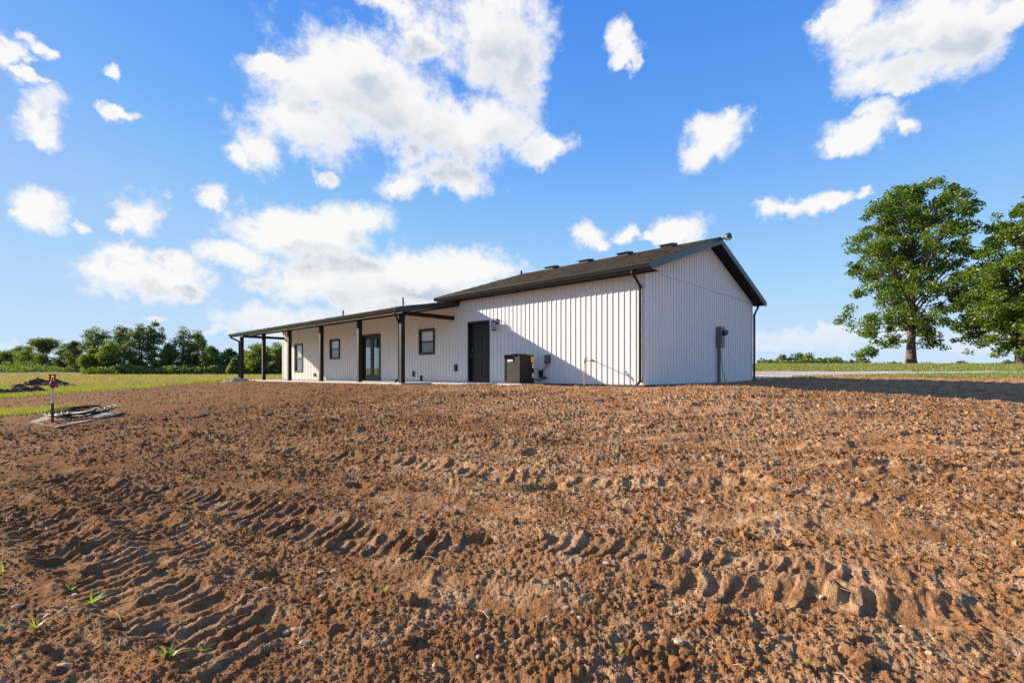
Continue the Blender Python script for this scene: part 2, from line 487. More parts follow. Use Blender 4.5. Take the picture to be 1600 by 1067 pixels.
def leaf_mat(name, c0, c1, c2, trans=0.4, scale=0.9):
    m, nt, b = new_mat(name)
    out = nt.nodes['Material Output']; nt.nodes.remove(b)
    g = nt.nodes.new('ShaderNodeNewGeometry')
    c = mixcol(nt, maprange(nt, noise_n(nt, g.outputs['Position'], scale, 4.0, 0.6), 0.38, 0.62), c0, c1)
    c = mixcol(nt, math_n(nt, 'MULTIPLY', maprange(nt, g.outputs['Random Per Island'], 0.6, 1.0), 0.7), c, c2)
    d = nt.nodes.new('ShaderNodeBsdfDiffuse'); nt.links.new(c, d.inputs[0])
    t = nt.nodes.new('ShaderNodeBsdfTranslucent')
    tcx = nt.nodes.new('ShaderNodeVectorMath'); tcx.operation = 'MULTIPLY'
    nt.links.new(c, tcx.inputs[0]); tcx.inputs[1].default_value = (1.25, 1.25, 0.6)
    nt.links.new(tcx.outputs[0], t.inputs[0])
    gl = nt.nodes.new('ShaderNodeBsdfGlossy'); gl.inputs['Roughness'].default_value = 0.45
    mx = nt.nodes.new('ShaderNodeMixShader'); mx.inputs[0].default_value = trans
    nt.links.new(d.outputs[0], mx.inputs[1]); nt.links.new(t.outputs[0], mx.inputs[2])
    m2 = nt.nodes.new('ShaderNodeMixShader'); m2.inputs[0].default_value = 0.05
    nt.links.new(mx.outputs[0], m2.inputs[1]); nt.links.new(gl.outputs[0], m2.inputs[2])
    nt.links.new(m2.outputs[0], out.inputs[0])
    return m
M_OAK = leaf_mat('oak_leaf', (0.062, 0.130, 0.012, 1), (0.130, 0.210, 0.018, 1), (0.23, 0.29, 0.030, 1), 0.45)
M_LEAFD = leaf_mat('dark_leaf', (0.085, 0.135, 0.034, 1), (0.13, 0.18, 0.040, 1), (0.19, 0.22, 0.05, 1), 0.5, scale=0.3)
M_LEAFL = leaf_mat('light_leaf', (0.125, 0.190, 0.030, 1), (0.175, 0.230, 0.036, 1), (0.23, 0.27, 0.055, 1), 0.55, scale=0.3)
M_LEAFB = leaf_mat('hazed_leaf', (0.10, 0.135, 0.06, 1), (0.135, 0.165, 0.065, 1), (0.17, 0.19, 0.07, 1), 0.5, scale=0.3)  # slight distance haze put into the leaf colour of far trees
M_BLADE = leaf_mat('grass_blade', (0.16, 0.205, 0.034, 1), (0.235, 0.255, 0.055, 1), (0.31, 0.27, 0.10, 1), 0.45, 0.35)
M_DRYBLADE = leaf_mat('dry_grass_blade', (0.29, 0.225, 0.115, 1), (0.34, 0.255, 0.14, 1), (0.22, 0.235, 0.08, 1), 0.4, 0.25)
M_LAWNBLADE = leaf_mat('lawn_blade', (0.16, 0.21, 0.024, 1), (0.21, 0.24, 0.034, 1), (0.26, 0.24, 0.06, 1), 0.45, 0.6)
M_WEED = leaf_mat('weed_leaf', (0.20, 0.30, 0.020, 1), (0.28, 0.36, 0.030, 1), (0.34, 0.40, 0.05, 1), 0.5, 8.0)
M_STRAW = simple('dry_straw', (0.42, 0.30, 0.17), 0.8, 0.2)

def gravel_mat():
    m, nt, b = new_mat('gravel')
    p = pos_node(nt)
    v = nt.nodes.new('ShaderNodeTexVoronoi'); v.inputs['Scale'].default_value = 14.0
    nt.links.new(p, v.inputs['Vector'])
    s2 = nt.nodes.new('ShaderNodeSeparateColor'); nt.links.new(v.outputs['Color'], s2.inputs[0])
    c = mixcol(nt, s2.outputs[0], (0.46, 0.39, 0.33, 1), (0.66, 0.58, 0.51, 1))
    c = mixcol(nt, maprange(nt, noise_n(nt, p, 0.5, 5.0, 0.65), 0.45, 0.7), c, (0.45, 0.32, 0.23, 1))
    nt.links.new(c, b.inputs['Base Color']); b.inputs['Roughness'].default_value = 0.95
    bump(nt, b, v.outputs['Distance'], 0.05)
    return m
M_GRAVEL = gravel_mat()

# ------------------------------------------------------------------ noise in numpy
def _hash(ix, iy, seed):
    h = (ix.astype(np.int64) * 374761393 + iy.astype(np.int64) * 668265263 + seed * 974634533) & 0xFFFFFFFF
    h = ((h ^ (h >> 13)) * 1274126177) & 0xFFFFFFFF
    h = (h ^ (h >> 16)) & 0xFFFFFFFF
    h = (h * 2246822519) & 0xFFFFFFFF
    h = h ^ (h >> 15)
    return (h & 0xFFFFFF).astype(np.float64) / 0xFFFFFF
def vnoise(x, y, seed=0):
    """gradient noise, about -0.7..0.7"""
    ix, iy = np.floor(x), np.floor(y)
    fx, fy = x - ix, y - iy
    ix = ix.astype(np.int64); iy = iy.astype(np.int64)
    u = fx * fx * fx * (fx * (fx * 6 - 15) + 10); v = fy * fy * fy * (fy * (fy * 6 - 15) + 10)
    def g(dx, dy):
        a = _hash(ix + dx, iy + dy, seed) * 2 * np.pi
        return np.cos(a) * (fx - dx) + np.sin(a) * (fy - dy)
    a = g(0, 0); b = g(1, 0); c = g(0, 1); d = g(1, 1)
    return (a + (b - a) * u) + ((c + (d - c) * u) - (a + (b - a) * u)) * v
def fbm(x, y, octs=4, seed=0, gain=0.5):
    s = np.zeros_like(x); a = 1.0
    for o in range(octs):
        s += a * vnoise(x * 2**o + 17.3 * o, y * 2**o - 9.1 * o, seed + o * 7); a *= gain
    return s
def clods(x, y, seed=0, rmin=0.2, rmax=0.62, p=1.8):
    """dome shaped lumps of mixed size, one per cell, height in cell units"""
    ix, iy = np.floor(x), np.floor(y)
    best = np.zeros_like(x)
    for dx in (-1, 0, 1):
        for dy in (-1, 0, 1):
            cx, cy = (ix + dx).astype(np.int64), (iy + dy).astype(np.int64)
            px = cx + _hash(cx, cy, seed); py = cy + _hash(cx, cy, seed + 1)
            rr = rmin + (rmax - rmin) * _hash(cx, cy, seed + 2) ** p
            d2 = ((x - px) ** 2 + (y - py) ** 2) / (rr * rr)
            h = rr * np.sqrt(np.clip(1 - d2, 0, 1))
            best = np.maximum(best, h)
    return best
def sstep(a, b, x):
    q = np.clip((x - a) / (b - a), 0, 1)
    return q * q * (3 - 2 * q)

# ------------------------------------------------------------------ terrain
def base_z(x, y):
    x = np.asarray(x, dtype=np.float64); y = np.asarray(y, dtype=np.float64)
    t, s = ts(x, y)
    edge = 1.25 + 1.3 * sstep(5.6, 7.8, t) - 0.9 * sstep(3.2, 1.8, t)
    a = np.maximum(0, -s - edge)
    a = np.where(a < 11, a, 11 + 4 * (1 - np.exp(-(a - 11) / 4)))
    z = -0.035 - 0.083 * a
    b = np.maximum(0, t - 23.3)
    z = z - 0.55 * (1 - np.exp(-b / 7.0)) * (1 - sstep(1.0, 9.0, a))
    right = np.interp(y, [14, 19, 22, 25, 28, 35, 43, 49, 60, 90, 200, 6000],
                         [-0.315, -0.20, -0.10, 0.0, 0.18, 0.53, 0.90, 1.02, 0.85, -0.2, -4, -60]) + 0.315
    z = z + right * sstep(4.0, 9.5, x)
    z = z - 0.062 * np.clip(-t - 2.6, 0, 6.0) * sstep(-7, 0, s) * (1 - sstep(12.5, 18.0, y))
    left = np.interp(y, [24, 50, 110, 118, 150, 300, 900, 6000], [0, 0.32, 0.85, 1.0, 2.3, 4.5, 7, 7])
    z = z + left * sstep(-4, -14, x) 
    return z
def ground_px(px, py):
    """the point of the ground seen at a pixel of the photograph"""
    dx, dz = (px - CX) / FPX, -(py - HY) / FPX
    d = np.concatenate([np.arange(1.2, 30, 0.01), np.arange(30, 400, 0.2)])
    hit = np.where(CAM_Z + dz * d <= base_z(dx * d, d))[0]
    q = d[hit[0]] if len(hit) else 60.0
    return float(dx * q), float(q)

TRACKS = [  # tractor and loader tracks: photo polyline, width, lug pitch, lug angle, depth
 ([(-40,748),(60,752),(140,762),(260,782),(400,802),(540,838),(680,860),(770,876)], 0.44, 0.115, 1.25, 0.042),
 ([(-30,800),(60,822),(120,862),(190,905),(270,950),(370,1003),(450,1062)], 0.42, 0.105, 1.48, 0.042),
 ([(40,712),(160,772),(250,835),(330,900)], 0.36, 0.11, 1.40, 0.034),
 ([(-30,770),(40,800),(90,845),(130,890)], 0.30, 0.09, 1.45, 0.034),
 ([(250,690),(400,703),(500,712),(600,722),(760,740),(900,752)], 0.40, 0.14, 1.25, 0.034),
 ([(180,672),(400,682),(640,694),(880,700)], 0.34, 0.14, 1.3, 0.022),
 ([(860,754),(960,757),(1050,756),(1150,759),(1250,768),(1340,782),(1500,800)], 0.32, 0.15, -1.35, 0.032),
 ([(800,846),(900,858),(1000,866),(1100,876),(1220,890),(1330,903),(1450,907),(1640,918)], 0.25, 0.10, -1.25, 0.026),
 ([(980,915),(1140,926),(1230,937),(1330,949),(1440,957),(1640,964)], 0.24, 0.11, -1.2, 0.026),
 ([(760,667),(900,668),(1100,667),(1300,672)], 0.30, 0.2, -1.3, 0.022),
 ([(900,690),(1100,694),(1350,700),(1640,715)], 0.40, 0.9, -1.3, 0.020),
 ([(1000,725),(1250,728),(1640,745)], 0.36, 0.22, -1.3, 0.022),
 ([(560,645),(900,642),(1250,648),(1640,664)], 0.45, 1.2, -1.3, 0.020),
 ([(1020,805),(1200,815),(1400,832),(1640,850)], 0.30, 0.8, -1.3, 0.022),
 ([(300,760),(480,768),(700,790),(900,815)], 0.34, 0.5, 1.3, 0.020),
 ([(560,905),(700,925),(860,955),(1000,985)], 0.26, 0.6, 1.2, 0.020),
]
TRK = []
for pl, wd, pitch, ang, dep in TRACKS:
    P = np.array([ground_px(*q) for q in pl])
    TRK.append((P, wd, pitch, ang, dep))

def track_layer(x, y):
    """returns height change and how far the soil is pressed flat"""
    dz = np.zeros_like(x); press = np.zeros_like(x)
    wob = 0.06 * vnoise(x * 1.3, y * 1.3, 51)
    for i, (P, wd, pitch, ang, dep) in enumerate(TRK):
        lo, hi = P.min(0) - 1.0, P.max(0) + 1.0
        sel = np.where((x > lo[0]) & (x < hi[0]) & (y > lo[1]) & (y < hi[1]))[0]
        if len(sel) == 0: continue
        xs, ys = x[sel], y[sel]
        bd = np.full(len(sel), 1e9); bl = np.zeros(len(sel)); L = 0.0
        for q in range(len(P) - 1):
            d = P[q+1] - P[q]; ln = np.hypot(*d); d = d / ln
            rx, ry = xs - P[q][0], ys - P[q][1]
            al = np.clip(rx * d[0] + ry * d[1], 0, ln)
            ox, oy = rx - al * d[0], ry - al * d[1]
            w = (d[0] * oy - d[1] * ox)
            dist = np.hypot(ox, oy)
            m = dist < np.abs(bd)
            bd = np.where(m, np.sign(w) * dist, bd); bl = np.where(m, L + al, bl)
            L += ln
        w = bd + wob[sel]
        inside = sstep(wd * 0.62, wd * 0.44, np.abs(w))
        fade = sstep(0.0, 0.3, bl) * sstep(L, L - 0.5, bl)
        keep = sstep(-0.75, -0.25, fbm(xs * 0.9, ys * 0.9, 3, 60 + i))
        inside = inside * fade * keep
        ph = (bl + w / math.tan(ang) + 0.045 * vnoise(xs * 3, ys * 3, 70 + i) + 0.016 * vnoise(xs * 14, ys * 14, 71 + i)) / pitch
        tri = np.abs(ph - np.floor(ph) - 0.5) * 2
        lug = sstep(0.42, 0.60, tri)
        lug = lug * (0.55 + 0.9 * _hash(np.floor(ph + 0.5).astype(np.int64), np.full(len(sel), i, dtype=np.int64), 5))
        broken = sstep(-0.36, 0.0, fbm(xs * 4.5, ys * 4.5, 2, 80 + i)) * (0.75 + 0.5 * vnoise(xs * 18, ys * 18, 81))
        dz[sel] += 0.82 * inside * (lug * broken * dep - dep * 0.55)
        berm = np.exp(-((np.abs(w) - wd * 0.62) / 0.07) ** 2) * fade * keep
        dz[sel] += berm * 0.022
        press[sel] = np.maximum(press[sel], inside * 0.85)
    return dz, press

def dirt_mask(x, y):
    """1 where the soil is bare; boundaries wander"""
    t, s = ts(x, y)
    n = fbm(x * 0.35, y * 0.35, 4, 3) * 2.2
    left = (y + n > 25.0) & (x < -13.5)
    behind = (t + n * 0.6 > 24.4) & (x < 0)
    lawn = (x > 6) & (y + n * 0.5 > np.interp(x, [8, 11.5, 14, 17, 22, 30], [19.4, 20.2, 22.0, 21.6, 20.6, 20.0]))
    patch = ((x + 14.8) / 2.7) ** 2 + ((y - 13.1) / 1.1) ** 2 + fbm(x * 0.8, y * 0.8, 3, 9) * 1.5 < 1.0
    far = (x < -95) & (y > 111) & (y < 121 - 0.05 * (x + 95))
    back = y < -6
    return (~(left | behind | lawn | patch)) | far, patch
def gravel_mask(x, y):
    n = fbm(x * 0.5, y * 0.5, 3, 21) * 0.9
    g0 = np.interp(x, [8, 11, 13, 16, 19, 26, 60], [19.3, 20.0, 22.4, 24.0, 25.4, 26.6, 27.2])
    return (x > 6) & (y + n > g0) & (y + n * 0.6 < 28.0 + 0.01 * x)

def detail_z(x, y):
    """relief of the bare soil"""
    r = np.hypot(x, y)
    tz, press = track_layer(x, y)
    wx = x + 0.035 * vnoise(x * 7, y * 7, 31); wy = y + 0.035 * vnoise(x * 7, y * 7, 32)
    z = 0.035 * fbm(x * 0.55, y * 0.55, 3, 1)
    rough = sstep(-0.22, 0.50, fbm(x * 0.7, y * 0.7, 3, 40))      # patches of rough and fine soil
    z += 0.020 * fbm(x * 2.2, y * 2.2, 3, 12)
    grade = vnoise(x * 0.28 + 0.3 * vnoise(x*.5, y*.5, 5), y * 3.2, 44) + 0.6 * vnoise(x * 0.5, y * 7.5, 45)
    z += 0.060 * grade * sstep(3.5, 6.5, r) * sstep(-10, 0, x)
    c1 = clods(wx * 5.0, wy * 5.0, 100, 0.10, 0.55, 2.6) / 5.0
    c2 = clods(wx * 17.0, wy * 17.0, 110, 0.12, 0.60, 1.9) / 17.0
    c3 = clods(wx * 41.0, wy * 41.0, 120, 0.15, 0.62, 1.3) / 41.0
    flat = 1 - press
    farther = sstep(3.5, 9.0, r)
    z += ((0.16 + 0.20 * farther) * c1 * rough * rough + 0.42 * c2 * (0.12 + 0.88 * rough) * (1 + 1.6 * farther)) * flat
    z += 0.70 * c3 * (0.25 + 0.75 * flat) * (0.35 + 0.65 * rough)
    z += (0.014 + 0.012 * farther) * fbm(x * 24, y * 24, 4, 15, 0.6) * (0.5 + 0.5 * flat)
    hole = fbm(x * 1.7, y * 1.7, 2, 90)
    z -= 0.06 * sstep(0.42, 0.62, hole) * flat
    return z + tz

def full_z(x, y):
    x = np.asarray(x, dtype=np.float64); y = np.asarray(y, dtype=np.float64)
    return base_z(x, y) + detail_z(x, y)
def gz(x, y):
    return float(base_z(np.array([x]), np.array([y]))[0])
def gzd(x, y):
    return float(full_z(np.array([x]), np.array([y]))[0])

def build_ground():
    front = np.linspace(R(-51), R(51), 960)
    rear = np.linspace(R(51), R(309), 120)[1:-1]
    ang = np.concatenate([front, rear])
    rad = [0.4, 0.7, 1.0, 1.3, 1.6, 1.85]
    while rad[-1] < 5000:
        q = rad[-1]
        kf = 0.0045 if q < 8 else 0.007 if q < 20 else 0.012 if q < 60 else 0.03 if q < 400 else 0.12
        rad.append(q * (1 + kf))
    rad = np.array(rad)
    A, RR = np.meshgrid(ang, rad)
    x = (RR * np.sin(A)).ravel(); y = (RR * np.cos(A)).ravel()
    z = base_z(x, y)
    dm, patch = dirt_mask(x, y)
    gm = gravel_mask(x, y)
    r = RR.ravel()
    near = np.where((r < 45) & (y > -3))[0]
    d = detail_z(x[near], y[near])
    t, s = ts(x[near], y[near])
    # the soil is raked smooth right at the slab and the walls
    calm = np.ones(len(near))
    outx = np.maximum(np.maximum(-0.3 - t, t - 23.2), 0); 
    edge = 0.15 + 2.3 * sstep(5.0, 7.4, t)
    outy = np.maximum(np.maximum(-s - edge, s - 8.5), 0)
    dist = np.hypot(outx, outy)
    calm = 0.12 + 0.88 * sstep(0.0, 0.9, dist)
    soft = np.where(dm[near], 1.0, 0.35) * np.where(gm[near], 0.4, 1.0)
    z[near] += d * calm * soft
    z[near] -= 0.012 * (1 - sstep(0, 0.5, dist))
    far = np.where((r >= 45))[0]
    z[far] += 0.12 * fbm(x[far] * 0.2, y[far] * 0.2, 3, 19) * sstep(45, 80, r[far])
    nA, nR = len(ang), len(rad)
    i, j = np.meshgrid(np.arange(nR - 1), np.arange(nA), indexing='ij')
    j2 = (j + 1) % nA
    F = np.stack([i * nA + j, i * nA + j2, (i + 1) * nA + j2, (i + 1) * nA + j], -1).reshape(-1, 4)
    F = F[:, ::-1]
    V = np.stack([x, y, z], -1)
    fc = F[:, 0]
    lawn_side = x[fc] > 0
    cat = np.where(gm[fc], 2, np.where(dm[fc], 0, np.where(lawn_side, 3, 1)))
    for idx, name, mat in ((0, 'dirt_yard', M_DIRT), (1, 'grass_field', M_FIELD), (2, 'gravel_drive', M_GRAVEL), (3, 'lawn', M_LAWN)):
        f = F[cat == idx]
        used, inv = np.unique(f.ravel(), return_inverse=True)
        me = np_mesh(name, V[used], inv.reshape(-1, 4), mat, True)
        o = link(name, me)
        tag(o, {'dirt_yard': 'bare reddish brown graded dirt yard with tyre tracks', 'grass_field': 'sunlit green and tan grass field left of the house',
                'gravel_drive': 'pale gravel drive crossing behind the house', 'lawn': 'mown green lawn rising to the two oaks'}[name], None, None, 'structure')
build_ground()

# ------------------------------------------------------------------ loose clods on the soil (geometry nodes instances)
def clod_nodes(mat, seed):
    g = bpy.data.node_groups.new('scatter_clods', 'GeometryNodeTree')
    g.interface.new_socket('Geometry', in_out='INPUT', socket_type='NodeSocketGeometry')
    g.interface.new_socket('Geometry', in_out='OUTPUT', socket_type='NodeSocketGeometry')
    gi = g.nodes.new('NodeGroupInput'); go = g.nodes.new('NodeGroupOutput')
    join = g.nodes.new('GeometryNodeGeometryToInstance')
    for q in range(5):
        ico = g.nodes.new('GeometryNodeMeshIcoSphere')
        ico.inputs['Radius'].default_value = 1.0
        ico.inputs['Subdivisions'].default_value = 2
        p = g.nodes.new('GeometryNodeInputPosition')
        off = vmath(g, 'ADD', p.outputs[0], (q * 7.3 + seed, q * 2.1, -q * 4.4))
        n = noise_n(g, off, 1.1 + 0.25 * q, 3.0, 0.65)
        sc_ = math_n(g, 'ADD', math_n(g, 'MULTIPLY', n, 2.2), -0.1)
        v = g.nodes.new('ShaderNodeVectorMath'); v.operation = 'SCALE'
        g.links.new(p.outputs[0], v.inputs[0]); g.links.new(sc_, v.inputs['Scale'])
        sp = g.nodes.new('GeometryNodeSetPosition')
        g.links.new(ico.outputs[0], sp.inputs['Geometry']); g.links.new(v.outputs[0], sp.inputs['Position'])
        sm = g.nodes.new('GeometryNodeSetMaterial'); sm.inputs['Material'].default_value = mat
        g.links.new(sp.outputs[0], sm.inputs['Geometry'])
        g.links.new(sm.outputs[0], join.inputs[0])
    iop = g.nodes.new('GeometryNodeInstanceOnPoints')
    g.links.new(gi.outputs[0], iop.inputs['Points'])
    g.links.new(join.outputs[0], iop.inputs['Instance'])
    iop.inputs['Pick Instance'].default_value = True
    for nm, typ, key in (('rot', 'FLOAT_VECTOR', 'Rotation'), ('size', 'FLOAT_VECTOR', 'Scale'), ('pick', 'INT', 'Instance Index')):
        na = g.nodes.new('GeometryNodeInputNamedAttribute'); na.data_type = typ
        na.inputs['Name'].default_value = nm
        g.links.new(na.outputs['Attribute'], iop.inputs[key])
    g.links.new(iop.outputs[0], go.inputs[0])
    return g
def scatter_clods():
    bands = [(1.9, 3.2, 26000, 0.0032, 0.017), (3.2, 5.0, 36000, 0.0045, 0.020), (5.0, 8.0, 42000, 0.0062, 0.024), (8.0, 13.5, 34000, 0.009, 0.030), (13.5, 30, 14000, 0.014, 0.045)]
    X, Y, S = [], [], []
    for r0, r1, n, s0, s1 in bands:
        rr = np.sqrt(rng.uniform(r0*r0, r1*r1, n)); aa = rng.uniform(R(-50), R(50), n)
        X.append(rr * np.sin(aa)); Y.append(rr * np.cos(aa))
        u = rng.random(n)
        S.append(s0 * (1 - u * (1 - (s0 / s1) ** 2.4)) ** (-1 / 2.4))
    n = 2600; rr = np.sqrt(rng.uniform(4, 170, n)); aa = rng.uniform(R(-50), R(50), n)
    X.append(rr * np.sin(aa)); Y.append(rr * np.cos(aa)); S.append(rng.uniform(0.022, 0.05, n))
    x, y, s = map(np.concatenate, (X, Y, S))
    dm, patch = dirt_mask(x, y)
    t, q = ts(x, y)
    inhouse = (t > -0.2) & (t < 23) & (q > -0.3 - 2.35 * sstep(5.0, 7.4, t)) & (q < 8.7)
    cl = fbm(x * 0.9, y * 0.9, 3, 40) + 0.35 * rng.standard_normal(len(x))
    _, press = track_layer(x, y)
    ok = dm & ~inhouse & ~gravel_mask(x, y) & (cl > -0.22) & (press < rng.uniform(0.1, 1.1, len(x)))
    x, y, s = x[ok], y[ok], s[ok]
    s = s * 0.72
    z = full_z(x, y) + s * 0.02
    me = bpy.data.meshes.new('soil_clods')
    me.vertices.add(len(x)); me.vertices.foreach_set('co', np.stack([x, y, z], -1).astype(np.float32).ravel())
    a = me.attributes.new('rot', 'FLOAT_VECTOR', 'POINT'); a.data.foreach_set('vector', rng.uniform(0, 6.28, (len(x), 3)).astype(np.float32).ravel())
    sz = s[:, None] * rng.uniform(0.65, 1.25, (len(x), 3))
    a = me.attributes.new('size', 'FLOAT_VECTOR', 'POINT'); a.data.foreach_set('vector', sz.astype(np.float32).ravel())
    a = me.attributes.new('pick', 'INT', 'POINT'); a.data.foreach_set('value', rng.integers(0, 5, len(x)).astype(np.int32))
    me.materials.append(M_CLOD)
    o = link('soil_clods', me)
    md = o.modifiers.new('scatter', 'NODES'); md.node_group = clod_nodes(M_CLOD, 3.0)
    tag(o, 'loose crumbs and clods of brown soil over the yard', None, None, 'stuff')
scatter_clods()

# ------------------------------------------------------------------ the house
HZ = math.atan2(-UY, -UX)         # local x = -t, local y = s
house = empty('house', (CORNER[0], CORNER[1], 0), HZ)
tag(house, 'long white board and batten house with black trim and a covered porch', 'house')
LEN, DEP = 22.8, 8.4
TOP = 2.92                         # soffit height of the tall section
RX = 8.15                          # t where the tall roof ends
PITCH = (4.61 - 3.08) / 4.6        # tall roof
LP = 0.188                         # low roof
OPEN = [  # openings in the front wall (t0, t1, z0, z1)
 (20.18, 21.10, 0.43, 1.92), (16.13, 17.08, 1.06, 1.97), (12.56, 14.04, 0.0, 2.03), (8.79, 9.72, 1.08, 2.02), (5.81, 6.85, 0.0, 2.11)]
def wall_top(t): return TOP if t < 7.35 else 2.74

# front wall backing, cut round the openings
m = MB()
cuts = sorted({0.0, LEN, 7.35} | {o[0] for o in OPEN} | {o[1] for o in OPEN})
for a, b in zip(cuts[:-1], cuts[1:]):
    mid = (a + b) / 2; zt = wall_top(mid)
    spans = [(0.0, zt)]
    for o in OPEN:
        if o[0] < mid < o[1]:
            spans = [q for q in ((0.0, o[2]), (o[3], zt)) if q[1] - q[0] > 0.01]
    for z0, z1 in spans: m.box(-a, -b, 0.0, 0.14, z0, z1)
front_wall = m.build('front_wall', M_WALL, house)

def board_profile(w):
    b = 0.040
    return [(0, 0), (0, -0.010), (w - b, -0.010), (w - b + 0.002, -0.027), (w - 0.003, -0.027), (w, -0.010), (w, 0)]
BW = 0.1778
cache = {}
def board(parent, along, spans, w=BW, face='front'):
    """one vertical board with its batten; spans are (z0,z1) pieces left by an opening"""
    key = (tuple((round(a, 3), round(b, 3)) for a, b in spans), round(w, 3), face)
    if key not in cache:
        q = MB()
        for z0, z1 in spans:
            pr = board_profile(w)
            if face == 'front': pr = [(p[0], p[1]) for p in pr]
            else: pr = [(-p[1], p[0]) for p in pr]
            q.quadprism(pr, 'z', z0, z1)
        cache[key] = q.mesh('siding_board', M_SIDING)
    loc = (along, 0, 0) if face == 'front' else (0, along, 0)
    return link('siding_board', cache[key], parent, loc)
nb = int((LEN - 0.16) / BW)
for i in range(nb):
    t1 = 0.08 + i * BW; t0 = t1 + BW        # local x from -t0 to -t1
    mid = (t0 + t1) / 2
    zt = wall_top(mid)
    spans = [(0.02, zt - 0.004)]
    for o in OPEN:
        if o[0] - 0.02 < mid < o[1] + 0.02:
            spans = [q for q in ((0.02, o[2]), (o[3], zt - 0.004)) if q[1] - q[0] > 0.05]
    for sp_ in spans: board(front_wall, -t0, [sp_])

# gable end wall facing right, local x = 0
def gable_under(s):                 # underside of the tall roof above the wall
    zz = 3.21 + PITCH * min(s, DEP - s)
    return zz - 0.17
m = MB()
m.quadprism([(0.14, 0.0), (DEP, 0.0), (DEP, gable_under(DEP)), (DEP/2, gable_under(DEP/2)), (0.14, gable_under(0.14))], 'x', -0.14, 0.0)
gable_wall = m.build('gable_wall', M_WALL, house)
FL = 3.02
ng = int((DEP - 0.14) / BW)
for i in range(ng):
    s0 = 0.07 + i * BW
    board(gable_wall, s0, [(0.02, FL - 0.025)], BW, 'side')
for i in range(ng):
    s0 = 0.07 + i * BW
    z1 = min(gable_under(s0), gable_under(s0 + BW)) - 0.01
    if z1 - FL > 0.06:
        board(gable_wall, s0, [(FL + 0.03, z1)], BW, 'side')
MB().quadprism([(-0.001, FL - 0.025), (0.032, FL - 0.018), (0.012, FL + 0.03), (-0.001, FL + 0.03)], 'y', 0.08, DEP - 0.06).build('flashing_strip', M_TRIM, gable_wall)
# corner boards
MB().box(-0.08, 0.034, -0.034, 0.07, 0.015, TOP - 0.01).build('corner_board', M_TRIM, house)
MB().box(-0.06, 0.034, DEP - 0.07, DEP + 0.02, 0.015, TOP + 0.05).build('corner_board', M_TRIM, house)
MB().box(-LEN, -LEN + 0.08, -0.034, 0.0, 0.015, 2.735).build('corner_board', M_TRIM, house)
# rear and far end walls (the far end has a glazed door that light comes through)
m = MB(); m.box(-LEN, -0.14, DEP - 0.14, DEP, 0, 2.80)
m.build('rear_wall', M_WALL, house)
m = MB()
m.box(-LEN, -LEN + 0.14, 0.14, 4.95, 0, 3.0); m.box(-LEN, -LEN + 0.14, 6.45, DEP - 0.14, 0, 2.78)
m.box(-LEN, -LEN + 0.14, 4.95, 6.45, 2.05, 3.0)
m.build('end_wall', M_SIDING, house)
m = MB(); m.quadprism([(0.14, 2.93), (DEP - 0.14, 2.93), (DEP/2, 4.38)], 'x', -RX + 0.25, -RX + 0.4)
m.build('inner_gable', M_SIDING, house)
MB().box(-LEN + 0.14, -0.14, 0.14, DEP - 0.14, -0.05, -0.005).build('floor', M_FLOOR, house)
MB().box(-LEN + 0.16, -0.16, 0.16, DEP - 0.16, 2.66, 2.70).build('ceiling', M_BLIND, house)
MB().box(-11.0, -10.9, 0.16, DEP - 0.2, 0.0, 2.64).build('partition', M_BLIND, house)

# tall roof
OV = 0.40
EZ, RZ = 3.08, 4.61
def slab(prof, x0, x1, name, mat, parent):
    return MB().quadprism(prof, 'x', x0, x1).build(name, mat, parent)
TH = 0.13
roof = slab([(-OV, EZ), (DEP/2, RZ), (DEP + OV, EZ), (DEP + OV, EZ - TH), (DEP/2, RZ - TH), (-OV, EZ - TH)], -RX, OV - 0.03, 'roof', M_ROOFDECK, house)
def shingle_courses(y0, z0, y1, z1, xa, xb, expo, tab, parent, seed):
    """overlapping shingle tabs laid in courses up one slope"""
    rr = random.Random(seed)
    L = math.hypot(y1 - y0, z1 - z0); dy, dz = (y1 - y0) / L, (z1 - z0) / L
    ny, nz = -dz, dy
    q = MB(); n = int(L / expo)
    for c in range(n):
        a0, a1 = c * expo, min(L, (c + 1) * expo + 0.02)
        x = xa + (tab * 0.5 if c % 2 else 0)
        if c % 2: q_edges = [xa, x]
        else: q_edges = [xa]
        while x < xb - 0.02:
            x = min(xb, x + tab * rr.uniform(0.75, 1.25)); q_edges.append(x)
        for e0, e1 in zip(q_edges[:-1], q_edges[1:]):
            if e1 - e0 < 0.03: continue
            h0 = 0.012 + rr.uniform(0.002, 0.016); h1 = 0.004
            P = lambda xx, aa, hh: (xx, y0 + dy * aa + ny * hh, z0 + dz * aa + nz * hh)
            g = 0.003
            v = [P(e0+g, a0, 0.0005), P(e1-g, a0, 0.0005), P(e1-g, a1, 0.0005), P(e0+g, a1, 0.0005), P(e0+g, a0, h0), P(e1-g, a0, h0), P(e1-g, a1, h1), P(e0+g, a1, h1)]
            q.add(v, [(4,5,6,7),(0,1,5,4),(1,2,6,5),(3,0,4,7)])
    o = q.build('shingles', M_SHINGLE, parent)
    o['kind'] = 'stuff'
    return o
shingle_courses(-OV - 0.015, EZ + 0.005, DEP/2, RZ + 0.005, -RX - 0.01, OV - 0.02, 0.145, 0.32, roof, 5)
MB().quadprism([(DEP/2 - 0.14, RZ - 0.030), (DEP/2 - 0.14, RZ - 0.012), (DEP/2, RZ + 0.032), (DEP/2 + 0.14, RZ - 0.012), (DEP/2 + 0.14, RZ - 0.030), (DEP/2, RZ + 0.012)], 'x', -RX - 0.005, OV - 0.015).build('ridge_cap', M_SHINGLE, roof)
